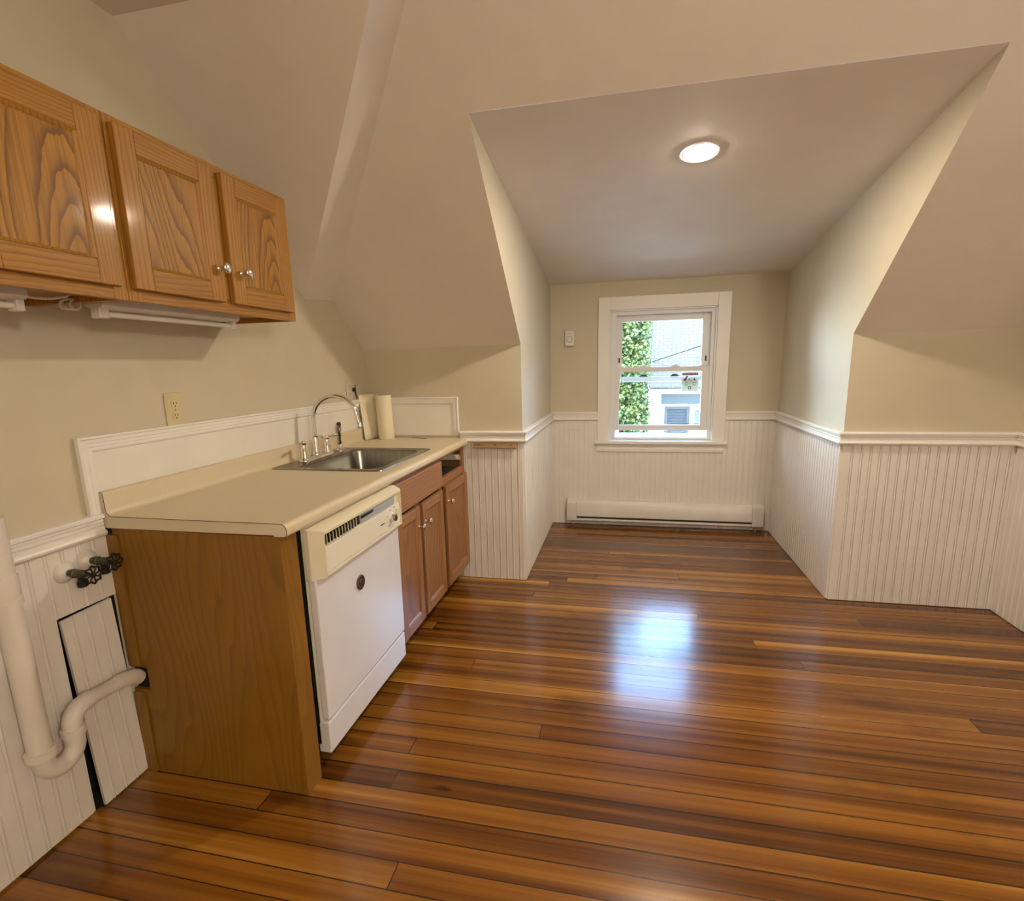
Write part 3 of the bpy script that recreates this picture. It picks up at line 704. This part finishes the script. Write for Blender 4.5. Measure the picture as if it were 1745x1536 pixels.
MB().tube([(SX+.002, SY-.0065, DZ+.106), (SX+.005, SY-.012, DZ+.124), (SX+.012, SY-.020, DZ+.140), (SX+.019, SY-.026, DZ+.146)], [.0168, .0175, .0165, .013], 18).build('spray_head', 'nickel', sp, smooth=50)
MB().tube([(SX+.0195, SY-.0264, DZ+.1464), (SX+.0225, SY-.029, DZ+.149)], [.0115, .0105], 16).build('spray_face', 'iron', sp, smooth=40)

# ------------------------------------------------------------------ paper roll standing in the corner
pr = thing('paper_towel_roll', 'cream paper roll standing unrolled in the counter corner', 'paper roll', (.14, 2.66, CZ))
rc = V((.150, 2.676)); rr = .048; H = .272
mb = MB(); L = []
for z, k in ((CZ+.001, .97), (CZ+.004, 1), (CZ+H-.003, 1.0), (CZ+H, .98)):
    L.append([(rc.x+rr*k*math.cos(a)-.006*(z-CZ)/H, rc.y+rr*k*math.sin(a), z) for a in [2*PI*i/40 for i in range(40)]])
mb.loft(L, True, True); mb.build('roll', 'paper', pr, smooth=50)
bot = [(.108, 2.690), (.101, 2.712), (.088, 2.718), (.075, 2.700), (.066, 2.665), (.058, 2.630), (.047, 2.590)]
top = [(.100, 2.695), (.086, 2.722), (.062, 2.730), (.040, 2.722), (.028, 2.700), (.020, 2.665), (.012, 2.610)]
def smooth_curve(P, n):
    out = []
    for i in range(n+1):
        t = i/n*(len(P)-1); k = min(int(t), len(P)-2); u = t-k
        p0, p1, p2, p3 = (V(P[max(k-1, 0)]), V(P[k]), V(P[k+1]), V(P[min(k+2, len(P)-1)]))
        out.append(.5*((2*p1)+(-p0+p2)*u+(2*p0-5*p1+4*p2-p3)*u*u+(-p0+3*p1-3*p2+p3)*u**3))
    return out
bc, tc = smooth_curve(bot, 30), smooth_curve(top, 30)
mb = MB(); L = []
for j in range(9):
    s = j/8; z = CZ+.002+s*(H+.004); L.append([(b.x*(1-s)+t.x*s, b.y*(1-s)+t.y*s, z) for b, t in zip(bc, tc)])
mb.loft(L, closed=False); so = mb.build('loose_sheet', 'paper', pr, smooth=80)
so.modifiers.new('thickness', 'SOLIDIFY').thickness = .0014
tag(MB().prism([(.300, 2.716, CZ+.0008), (.303, 2.724, CZ+.0008), (.408, 2.690, CZ+.0008), (.405, 2.682, CZ+.0008)], (0, 0, .003)).build('wooden_strip', 'bar', bevel=.0006), 'tiny brown strip lying on the far end of the counter', 'strip')

# ------------------------------------------------------------------ base cabinets
BX, BDX, BZ1 = .630, .650, .8725
def base_box(t, y0, y1, side_l=True):
    mb = MB(); b = .016
    mb.box(.0065, BX-.019, y0, y0+b, .10, BZ1-.001); mb.box(.0065, BX-.019, y1-b, y1, .10, BZ1-.001)
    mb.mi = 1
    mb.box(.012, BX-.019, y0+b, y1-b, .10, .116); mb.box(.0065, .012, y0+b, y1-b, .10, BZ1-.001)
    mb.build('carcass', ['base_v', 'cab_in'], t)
    MB().box(.54, .555, y0, y1, .0005, .10).build('toe_kick', 'cab_in', t)
sb = thing('base_cabinet', 'oak sink base cabinet with two doors beside the dishwasher', 'cabinet', (.32, 1.98, 0), 'oak base cabinets')
y0, y1 = 1.662, 2.288
base_box(sb, y0, y1)
mb = MB(); xb = BX-.019
mb.box(xb, BX, y0, y0+.036, .10, BZ1-.001); mb.box(xb, BX, y1-.03, y1, .10, BZ1-.001); mb.box(xb, BX, 1.925, 1.970, .1405, .6995)
mb.mi = 1; mb.box(xb, BX, y0+.0362, y1-.0302, .10, .14); mb.box(xb, BX, y0+.0362, y1-.0302, .70, .735); mb.box(xb, BX, y0+.0362, y1-.0302, .84, BZ1-.001)
mb.build('face_frame', ['base_v', 'base_h'], sb, bevel=.001)
MB().box(BX+.001, BDX, 1.678, 2.268, .716, .853).build('false_drawer_front', 'base_h', sb, bevel=.004)
d1 = panel_door(sb, 1.668, 1.930, .116, .696, BX+.001, BDX, 'base_v', 'base_h', .050); knob(d1, (BDX, 1.905, .598))
d2 = panel_door(sb, 1.965, 2.266, .116, .696, BX+.001, BDX, 'base_v', 'base_h', .050); knob(d2, (BDX, 1.993, .600))
dbc = thing('base_cabinet', 'narrow oak base cabinet with missing drawer at the knee wall', 'cabinet', (.32, 2.52, 0), 'oak base cabinets')
y0, y1 = 2.290, K-.0115
base_box(dbc, y0, y1)
mb = MB()
mb.box(xb, BX, y0, y0+.016, .10, BZ1-.001); mb.box(xb, BX, y1-.045, y1, .10, BZ1-.001)
mb.mi = 1; mb.box(xb, BX, y0+.0162, y1-.0452, .10, .14); mb.box(xb, BX, y0+.0162, y1-.0452, .70, .748); mb.box(xb, BX, y0+.0162, y1-.0452, .853, BZ1-.001)
mb.build('face_frame', ['base_v', 'base_h'], dbc, bevel=.001)
d3 = panel_door(dbc, 2.318, y1-.014, .116, .702, BX+.001, BDX, 'base_v', 'base_h', .052); knob(d3, (BDX, 2.348, .612))
MB().box(.10, BX-.02, y0+.017, y1-.045, .735, .742).build('drawer_floor', 'dark', dbc)  # coloured near-black as shade in the open drawer space
mb = MB(); ys = y1-.047; mb.box(.10, .612, ys-.011, ys-.0005, .785, .820); mb.box(.20, .625, ys-.016, ys-.011, .790, .814); mb.lathe([(.010, 0), (.010, .006)], (.598, ys-.016, .800), (0, -1, 0), 14)
mb.build('drawer_slide', 'fixt', dbc, bevel=.001, label='bare metal drawer slide in the open drawer space')

# end panel of the run
ep = thing('end_panel', 'brown plywood end panel under the near end of the counter', 'panel', (.32, .91, 0))
PY = .906; ZT = .8725
hz0, hz1, hx = .310, .392, .074      # notch for the drain pipe
mb = MB()
mb.prism([(.008, PY, 0.0005), (.6085, PY, .0005), (.6085, PY, ZT), (.008, PY, ZT), (.008, PY, hz1), (hx, PY, hz1), (hx, PY, hz0), (.008, PY, hz0)], (0, .014, 0))
mb.build('side_panel', 'ply', ep)
MB().box(.609, .630, PY-.001, .984, .0005, ZT).build('front_stile', 'ply', ep, bevel=.001)
for a, b in ((hz1+.008, .852), (.0005, hz0-.008)):
    MB().box(.011, .052, PY-.008, PY-.0005, a, b).build('scribe_strip', 'ply', ep, bevel=.001)
MB().box(.0075, .03, PY-.0005, PY-.0002, .853, ZT).build('top_dark_patch', 'dark', ep)  # thin dark patch at the panel's upper back corner
MB().box(.009, .085, PY+.0145, PY+.016, hz0-.02, hz1+.02).build('notch_shade_plate', 'dark', ep, label='dark plate as painted shade where the drain pipe enters')  # dark plate behind the notch stands in for the shade inside

# ------------------------------------------------------------------ dishwasher
dw = thing('dishwasher', 'white built-in dishwasher with almond control panel', 'dishwasher', (.33, 1.33, 0))
DY0, DY1 = 1.008, 1.655
MB().box(.06, .625, DY0+.004, DY1-.004, .10, .862).build('tub', 'black', dw, bevel=.002)  # black puts the side gap's shade into the tub colour
MB().box(.626, .632, DY0+.003, DY1-.001, .10, .866).build('front_flange', 'almond2', dw)
door = MB().box(.633, .660, DY0+.006, DY1-.006, .196, .715).build('door', 'enamel', dw, bevel=.005)
MB().box(.612, .657, DY0+.004, DY1-.004, .072, .186).build('kick_plate', 'enamel', dw, bevel=.004)
for y in (DY0+.05, DY1-.05): MB().lathe([(.018, 0), (.018, .008), (.008, .012), (.008, .11)], (.56, y, .0005), (0, 0, 1), 14).build('foot', 'iron', dw)
# control panel: bevelled shell with a sunk face
pz0, pz1, px0, px1 = .692, .862, .633, .684
A = [(DY0+.001, pz0), (DY1-.001, pz0), (DY1-.001, pz1), (DY0+.001, pz1)]
def rectl(i0, i1, j0, j1, x): return [(x, DY0+.001+i0, pz0+j0), (x, DY1-.001-i1, pz0+j0), (x, DY1-.001-i1, pz1-j1), (x, DY0+.001+i0, pz1-j1)]
mb = MB()
mb.loft([rectl(0, 0, 0, 0, px0), rectl(0, 0, 0, .003, px0+.018), rectl(.034, .010, 0, .014, px1-.004), rectl(.038, .013, .004, .018, px1), rectl(.041, .015, .008, .026, px1), rectl(.044, .018, .010, .030, px1-.012)])
mb.f(rectl(.044, .018, .010, .030, px1-.012)); mb.f(rectl(0, 0, 0, 0, px0))
cp = mb.build('control_panel', 'almond', dw, smooth=25, label='almond control panel with vent and dial')
fx = px1-.012; fy0, fy1 = DY0+.045, DY1-.019
MB().box(fx+.0002, fx+.006, fy0+.002, fy1-.002, pz0+.014, pz0+.098).build('fascia', 'almond2', cp, bevel=.0012)
vz0, vz1 = pz0+.105, pz0+.136
MB().box(fx+.0002, fx+.002, fy0+.002, fy0+.245, vz0, vz1).build('vent_grille', 'black', cp)
for i in range(11):
    y = fy0+.006+i*.0195
    MB().prism([(fx+.002, y+.012, vz0), (fx+.002, y+.0165, vz0), (fx+.011, y+.006, vz0), (fx+.011, y+.003, vz0)], (0, 0, vz1-vz0)).build('vent_fin', 'almond', cp)
MB().box(fx+.0002, fx+.004, fy0+.25, fy1-.045, vz0-.002, vz1-.002).build('handle_recess', 'greyplas', cp, label='grey latch strip')
MB().box(fx+.004, fx+.0065, fy0+.25, fy0+.345, vz1-.014, vz1-.004).build('latch_slot', 'black', cp)
dyl = fy1-.088; dz = pz0+.056
MB().lathe([(.0225, 0), (.0225, .003), (.019, .005), (.0175, .006)], (fx+.006, dyl, dz), (1, 0, 0), 28).build('dial_skirt', 'vinyl', cp, smooth=40)
MB().lathe([(.0155, 0), (.0145, .016), (.0135, .018), (.001, .018)], (fx+.011, dyl, dz), (1, 0, 0), 24).build('dial', 'chrome', cp, smooth=40, label='silver timer dial')
for q in (0, 1): MB().box(fx+.0062, fx+.013, fy1-.040+q*.0145, fy1-.029+q*.0145, dz-.002-q*.002, dz+.024-q*.004).build('push_button', 'almond', cp, bevel=.002)
for a, b, c_, h_ in ((-.185, -.008, .035, .0045), (-.10, .030, .012, .003), (-.118, -.030, .012, .003), (-.060, .034, .012, .003), (-.128, .012, .008, .003)):
    MB().box(fx+.0061, fx+.0066, fy1+a, fy1+a+c_, dz+b, dz+b+h_).build('panel_marking', 'slot', cp)
mg = thing('fridge_magnet', 'round bronze magnet on the white dishwasher door', 'magnet', (.6605, 1.290, .545))
MB().lathe([(.0275, 0), (.0285, .003), (.0265, .0055), (.024, .0045), (.012, .004), (.010, .006), (.004, .0065), (.001, .0075)], (.6602, 1.290, .573), (1, 0, 0), 32).build('disc', 'bronze', mg, smooth=30)
mb = MB()
for i in range(12):
    a = 2*PI*i/12; mb.lathe([(.0022, 0), (.0015, .0012)], (.6645, 1.290+.0185*math.cos(a), .573+.0185*math.sin(a)), (1, 0, 0), 8)
mb.build('embossed_dots', 'valve', mg)

# ------------------------------------------------------------------ drain pipe, valves, loose access panel
dp = thing('drain_pipe', 'white standpipe and trap running into the end panel', 'pipe', (.075, .60, .24))
px, py = .075, .563
MB().tube([(px, py, .345), (px, py, 1.005)], .0285, 24).build('standpipe', 'pvc', dp, smooth=50)
MB().lathe([(.0285, 0), (.032, .001), (.032, .052), (.0285, .053)], (px, py, .800), (0, 0, 1), 24, False).build('coupling', 'pvc', dp, smooth=40)
mb = MB(); mb.lathe([(.0287, 0), (.0325, .001), (.0325, .020), (.0287, .021)], (px, py, .774), (0, 0, 1), 24, False)
for a in (-1.1, -.65, -.2, .25): mb.box(px+.032*math.cos(a), px+.0335*math.cos(a), py+.032*math.sin(a)-.004, py+.032*math.sin(a)+.004, .783, .7855)
mb.build('pipe_strap', 'pvc', dp, smooth=40)
r = .0225
up = .652
P = [(px, py, .352), (px, py, .325)]+[tuple(p) for p in arc((px, (py+up)/2, .318), (up-py)/2, PI, 2*PI, 16, (0, 1, 0), (0, 0, 1))]+[(px, up, .345)]
MB().tube(P, [.0285, .0275]+[.0262]*8+[.025]*(len(P)-10), 20).build('trap_bend', 'pvc', dp, smooth=60)
MB().lathe([(.0285, 0), (.0355, .002), (.0355, .022), (.0285, .024)], (px, py, .333), (0, 0, 1), 24, False).build('slip_nut', 'pvc', dp, smooth=40)
MB().lathe([(.024, 0), (.0305, .001), (.0305, .020), (.0245, .021)], (px, up, .338), (0, 0, 1), 22, False).build('slip_nut', 'pvc', dp, smooth=40)
MB().tube([(px, (py+up)/2+.01, .285), (px, (py+up)/2+.01, .258)], .010, 14).build('cleanout_plug', 'pvc', dp, smooth=40)
P = [(px, up, .352), (px, up, .362)]+[tuple(p) for p in arc((px, up+.045, .365), .045, PI, PI/2, 10, (0, 1, 0), (0, 0, 1))]+[(px-.002, up+.06, .409)]
MB().tube(P, .0255, 20).build('elbow', 'pvc', dp, smooth=60)
MB().tube([(px-.001, up+.055, .409), (px-.010, .805, .398), (px-.014, .83, .394)], .0205, 20).build('waste_arm', 'pvc', dp, smooth=50)
e0 = V((px-.011, .815, .397))
P = [e0, e0+V((-.002, .012, -.002))]+[tuple(p) for p in arc(e0+V((-.014, .014, -.034)), .032, PI/2, .35, 7, (0, 1, 0), (.25, 0, 1))]
P = [(px-.012, .812, .3965), (px-.014, .840, .392), (px-.018, .866, .384), (px-.024, .882, .374), (px-.028, .892, .364)]
MB().tube(P, [.024, .024, .0245, .0245, .024], 20).build('end_elbow', 'pvc', dp, smooth=60)

def stop_valve(y, z, xw, label):
    t = thing('shutoff_valve', label, 'valve', (.05, y, z-.04), 'shutoff valves under the chair rail')
    MB().lathe([(.031, 0), (.030, .004), (.024, .012), (.015, .018), (.012, .019)], (.011, y, z), (1, 0, 0), 26).build('escutcheon', 'pvc', t, smooth=40)
    MB().lathe([(.010, 0), (.010, .018), (.0135, .019), (.0135, .028), (.011, .030), (.012, .052), (.010, .056), (.007, .070)], (.026, y, z), (1, 0, 0), 18).build('body', 'valve', t, smooth=40)
    MB().lathe([(.010, 0), (.010, .022), (.013, .023), (.013, .038), (.009, .040)], (.072, y, z), (0, 0, -1), 16).build('outlet_port', 'iron', t, smooth=40)
    MB().tube([(.09, y, z), (xw+.002, y, z)], .0045, 10).build('stem', 'valve', t, smooth=40)
    mb = MB(); n = 49; ring = []
    for i in range(48):
        a = 2*PI*i/48; rr_ = .0235+.0028*math.cos(8*a); ring.append(V((xw, y+rr_*math.cos(a), z+rr_*math.sin(a))))
    loops = []
    for i, p in enumerate(ring):
        o = (p-V((xw, y, z))).normalized(); loops.append([p+.0034*(math.cos(2*PI*k/8)*o+math.sin(2*PI*k/8)*V((1, 0, 0))) for k in range(8)])
    mb.loft(loops+[loops[0]])
    for k in range(4):
        a = PI*k/4+.2; mb.tube([(xw, y-.023*math.cos(a), z-.023*math.sin(a)), (xw, y+.023*math.cos(a), z+.023*math.sin(a))], .0022, 8)
    mb.lathe([(.007, -.004), (.007, .005), (.003, .007)], (xw, y, z), (1, 0, 0), 12)
    bmesh.ops.remove_doubles(mb.bm, verts=mb.bm.verts[:], dist=1e-6)
    mb.build('handwheel', 'iron', t, smooth=50)
    return t
stop_valve(.757, .783, .116, 'black handwheel shutoff valve nearer the standpipe')
stop_valve(.829, .795, .112, 'black handwheel shutoff valve nearer the end panel')

# loose beadboard access panel leaning in its opening
lp = thing('access_panel', 'loose white beadboard panel leaning in the wall opening', 'panel', (.012, .80, 0.002))
pm = beadboard((0, -.079, 0), (0, .079, 0), (1, 0, 0), 0, .640, .0425, th=.010, start=.026, dp=.0065)
pm.box(.0005, .0032, -.079, .079, 0, .640)
bmesh.ops.transform(pm.bm, verts=pm.bm.verts[:], matrix=Matrix.Translation(V((.004, .822, .006))) @ Matrix.Rotation(math.radians(1.8), 4, 'X') @ Matrix.Rotation(math.radians(-.4), 4, 'Y'))
pm.build('board', 'wain', lp)

# ------------------------------------------------------------------ small wall things
tb = thing('towel_bar', 'thin wooden bar fixed under the left chair rail', 'towel bar', (.835, K-.02, .845))
MB().box(.700, .970, K-.0125-.012, K-.0125, .866, .884).build('back_strip', 'bar', tb, bevel=.001)
MB().tube([(.698, K-.031, .860), (.972, K-.031, .860)], .006, 12).build('rod', 'bar', tb, smooth=50)
for x in (.735, .835, .935): MB().lathe([(.0045, 0), (.004, .003)], (x, K-.0245, .875), (0, -1, 0), 10).build('screw', 'valve', tb)
for x in (.74, .93): MB().box(x-.004, x+.004, K-.033, K-.0245, .857, .870).build('bracket', 'bar', tb)

th = thing('thermostat', 'small white thermostat left of the window', 'thermostat', (1.158, W-.02, 1.488))
MB().box(1.122, 1.195, W-.028, W-.0005, 1.492, 1.606).build('case', 'thermo', th, bevel=.004)
MB().lathe([(.022, 0), (.021, .006), (.019, .008), (.001, .0085)], (1.1585, W-.028, 1.542), (0, -1, 0), 28).build('dial', 'thermo', th, smooth=40)
MB().lathe([(.0255, 0), (.0255, .0012), (.0222, .0012), (.0222, 0)], (1.1585, W-.0281, 1.542), (0, -1, 0), 28, False).build('dial_ring', 'greyplas', th, label='thin grey ring round the dial')
for i in range(8):
    for z in (1.489, 1.606): MB().box(1.126+i*.0085, 1.130+i*.0085, W-.024, W-.006, z, z+.003).build('vent_rib', 'thermo', th)
MB().box(1.142, 1.176, W-.0287, W-.0282, 1.584, 1.588).build('marking', 'greyplas', th)
wp = tag(MB().box(1.110, 1.236, W-.017, W-.0105, .812, .884).build('blank_wall_plate', 'wain', bevel=.002), 'white painted blank plate under the thermostat', 'wall plate')

ht = thing('baseboard_heater', 'long white baseboard heater under the window', 'heater', (1.91, W-.04, .035))
hx0, hx1 = 1.140, 2.684
yb = W-.0105
def hprof(x): return [(x, yb, .040), (x, yb-.048, .040), (x, yb-.060, .050), (x, yb-.060, .066), (x, yb-.050, .066), (x, yb-.050, .084), (x, yb-.062, .084), (x, yb-.064, .100), (x, yb-.058, .192), (x, yb-.050, .203), (x, yb-.042, .205), (x, yb-.036, .214), (x, yb-.028, .220), (x, yb, .220)]
MB().prism(hprof(hx0+.082), (hx1-hx0-.166, 0, 0)).build('front_cover', 'heat', ht, bevel=.0015)
MB().box(hx0+.082, hx1-.084, yb-.0525, yb-.0502, .067, .083).build('air_slot', 'slot', ht)
for a, b in ((hx0, hx0+.081), (hx1-.083, hx1)):
    MB().prism([(a, yb, .038), (a, yb-.050, .038), (a, yb-.063, .050), (a, yb-.066, .100), (a, yb-.060, .196), (a, yb-.048, .211), (a, yb-.03, .222), (a, yb, .222)], (b-a, 0, 0)).build('end_cap', 'heat', ht, bevel=.002)
    MB().box(a+.002, b-.002, yb-.0665, yb-.060, .074, .079).build('groove', 'heat', ht)
for x in (hx0+.05, hx1-.05): MB().box(x-.004, x+.004, yb-.03, yb, .002, .04).build('foot', 'heat', ht)

# ------------------------------------------------------------------ outside
mb = MB(); mb.f([(-50, -60, -4.6), (50, -60, -4.6), (50, 70, -4.6), (-50, 70, -4.6)])
g = struct(mb.build('ground', 'ground_bounce'), 'ground far below outside, made pale to bounce light up')
hs = thing('neighbor_house', 'white sided neighbor house with grey shingle roof outside', 'house', (2.0, 9.3, -4.6))
hp = []
def hpart(mb, name, mats, parent=None, **kw):
    ob = mb.build(name, mats, parent or hs, **kw); return ob
EX, EY, EZ = 2.0, 9.3, .93
wy = EY+.35
mb = MB()
zrow = -4.6
loops = []
pr_ = []
z = -4.6
while z < .80:
    pr_ += [(wy-.012, z), (wy-.002, min(z+.125, .80))]; z += .125
mb.loft([[(EX+.13, y, z) for y, z in pr_], [(EX+9, y, z) for y, z in pr_]], closed=False)
mb.f([(EX+.13, wy, -4.6), (EX+.13, wy+4.4, -4.6), (EX+.13, wy+4.4, .8), (EX+.13, wy+2.05, 2.9), (EX+.13, wy, .8)])
hpart(mb, 'wall', 'siding')
hpart(MB().box(EX+.11, EX+.215, wy-.035, wy+.05, -4.6, .80), 'corner_board', 'siding')
hpart(MB().box(EX+.11, EX+9, wy-.028, wy-.013, .60, .80), 'frieze_board', 'frieze')
hpart(MB().box(EX-.02, EX+9, EY+.01, wy, .80, .825), 'soffit', 'siding')
hpart(MB().box(EX-.03, EX+9, EY-.03, EY, .815, .885), 'gutter', 'vinyl', bevel=.01)
# roof built flat in its own plane so the shingle courses follow it
pitch = math.radians(45)
mb = MB(); mb.box(-.03, 9.0, -.02, 3.4, -.04, 0)
rf = mb.build('roof', 'shingle'); rf.parent = hs; rf.location = V((EX, EY-.02, .925))-V((2.0, 9.3, -4.6)); rf.rotation_euler = (pitch, 0, 0); ORG[rf.name] = V((0, 0, 0))
mb = MB(); mb.box(-.06, -.0, -.03, 3.4, -.12, .012); rk = mb.build('rake_board', 'siding'); rk.parent = hs; rk.location = rf.location; rk.rotation_euler = rf.rotation_euler
# shutter, window
mb = MB(); sx0_, sx1_ = EX+.285, EX+.705
mb.box(sx0_, sx0_+.045, wy-.05, wy-.012, -.9, .56); mb.box(sx1_-.045, sx1_, wy-.05, wy-.012, -.9, .56); mb.box(sx0_+.045, sx1_-.045, wy-.05, wy-.012, .51, .56); mb.box(sx0_+.045, sx1_-.045, wy-.05, wy-.012, -.9, -.85)
for i in range(26):
    z = -.84+i*.0525; mb.prism([(sx0_+.045, wy-.045, z), (sx0_+.045, wy-.040, z), (sx0_+.045, wy-.016, z+.045), (sx0_+.045, wy-.021, z+.045)], (sx1_-sx0_-.09, 0, 0))
hpart(mb, 'shutter', 'shutter')
wf = hpart(MB().box(EX+.71, EX+.79, wy-.06, wy-.012, -.95, .60).box(EX+1.55, EX+1.63, wy-.06, wy-.012, -.95, .60).box(EX+.79, EX+1.55, wy-.06, wy-.012, .50, .60).box(EX+.79, EX+1.55, wy-.06, wy-.012, -.95, -.87).box(EX+.79, EX+1.55, wy-.05, wy-.012, .15, .21).box(EX+1.15, EX+1.18, wy-.045, wy-.012, -.87, .5), 'window_frame', 'siding')
hpart(MB().box(EX+.79, EX+1.55, wy-.03, wy-.014, -.87, .50), 'pane', 'houseglass', wf)
hs.rotation_euler = (0, 0, math.radians(-3.5))

def tree(cx, cy_, zt, rx, ry, z0, z1, n, leaf, label, seed, xmax, extra=(), per=95):
    tr = thing('leafy_tree', label, 'tree', (cx, cy_, -4.6), 'trees beside the neighbor house')
    rnd = random.Random(seed)
    mb = MB(); mb.tube([(cx, cy_, -4.6), (cx+.02, cy_+.02, -2.5), (cx-.05, cy_, -.5), (cx, cy_+.05, 1.5), (cx+.05, cy_, zt-1)], [.20, .17, .13, .09, .03], 12)
    for i in range(14):
        a = rnd.uniform(0, 2*PI); z = rnd.uniform(-1.5, 2.6); q = rnd.uniform(.4, .75)*rx
        mb.tube([(cx, cy_, z), (cx+.5*q*math.cos(a), cy_+.5*q*math.sin(a), z+.3), (cx+q*math.cos(a), cy_+q*math.sin(a), z+.45)], [.04, .025, .008], 8)
    mb.build('trunk', 'bark', tr, smooth=60)
    clumps = []; zm, hz = (z0+z1)/2, (z1-z0)/2
    for i in range(n):
        z = rnd.uniform(z0, z1); lim = math.sqrt(max(.1, 1-((z-zm)/(hz*1.05))**2)); a = rnd.uniform(0, 2*PI); q = lim*math.sqrt(rnd.random())
        clumps.append((cx+rx*q*math.cos(a), cy_+ry*q*math.sin(a), z))
    clumps += [tuple(rnd.uniform(*e) for e in x) for x in extra]
    vt, fc = [], []
    for c in clumps:
        for k in range(per):
            p = V((c[0]+rnd.gauss(0, .15), c[1]+rnd.gauss(0, .15), c[2]+rnd.gauss(0, .16)))
            if p.x > xmax: p.x = xmax-rnd.random()*.2
            d = V((rnd.gauss(0, 1), rnd.gauss(0, 1), rnd.gauss(0, .6)-.3)).normalized(); nn = d.orthogonal().normalized(); nn.rotate(Matrix.Rotation(rnd.uniform(0, 6.3), 3, d))
            l = rnd.uniform(.6, 1)*leaf; wd = l*.33; i0 = len(vt)
            vt += [p, p+d*l*.5+nn*wd, p+d*l, p+d*l*.5-nn*wd]; fc.append((i0, i0+1, i0+2, i0+3))
    me = bpy.data.meshes.new('foliage'); me.from_pydata([v-V((cx, cy_, -4.6)) for v in vt], [], fc); me.materials.append(M['leaf'])
    fo = bpy.data.objects.new('foliage', me); COL.objects.link(fo); fo.parent = tr
    return tr
tree(.85, 8.3, 3.5, 1.05, .45, -2.6, 3.5, 260, .075, 'sunlit green leafy tree outside, in front of the house corner', 11, 1.95, [((1.3, 1.9), (7.9, 8.7), (-.8, 3.0))]*170, per=190)
tree(-.9, 13.6, 4.4, 2.6, 1.3, -3.0, 4.4, 240, .20, 'green leafy tree outside, farther back beside the house', 23, 1.75, [((-.2, 1.6), (13, 14), (-2, 4))]*140, per=150)

up_ = thing('utility_pole', 'wooden utility pole outside right of the window view', 'pole', (5.6, 6.72, -4.6))
MB().lathe([(.14, 0), (.11, 7.6)], (5.6, 6.72, -4.6), (0, 0, 1), 16).build('post', 'bark', up_, smooth=40)
def sag(a, b, s, n=14): return [V(a).lerp(V(b), i/n)-V((0, 0, s*4*(i/n)*(1-i/n))) for i in range(n+1)]
tag(MB().tube(sag((2.06, 9.72, 1.35), (5.475, 6.76, 2.55), .03), .007, 6).build('overhead_cable', 'cable', smooth=60), 'black cable crossing in front of the grey shingle roof', 'cable', 'cables to the utility pole')
tag(MB().tube(sag((2.42, 9.60, .25), (5.455, 6.76, .60), .02), .006, 6).build('overhead_cable', 'cable', smooth=60), 'thin cable crossing low in front of the neighbor house shutter', 'cable', 'cables to the utility pole')
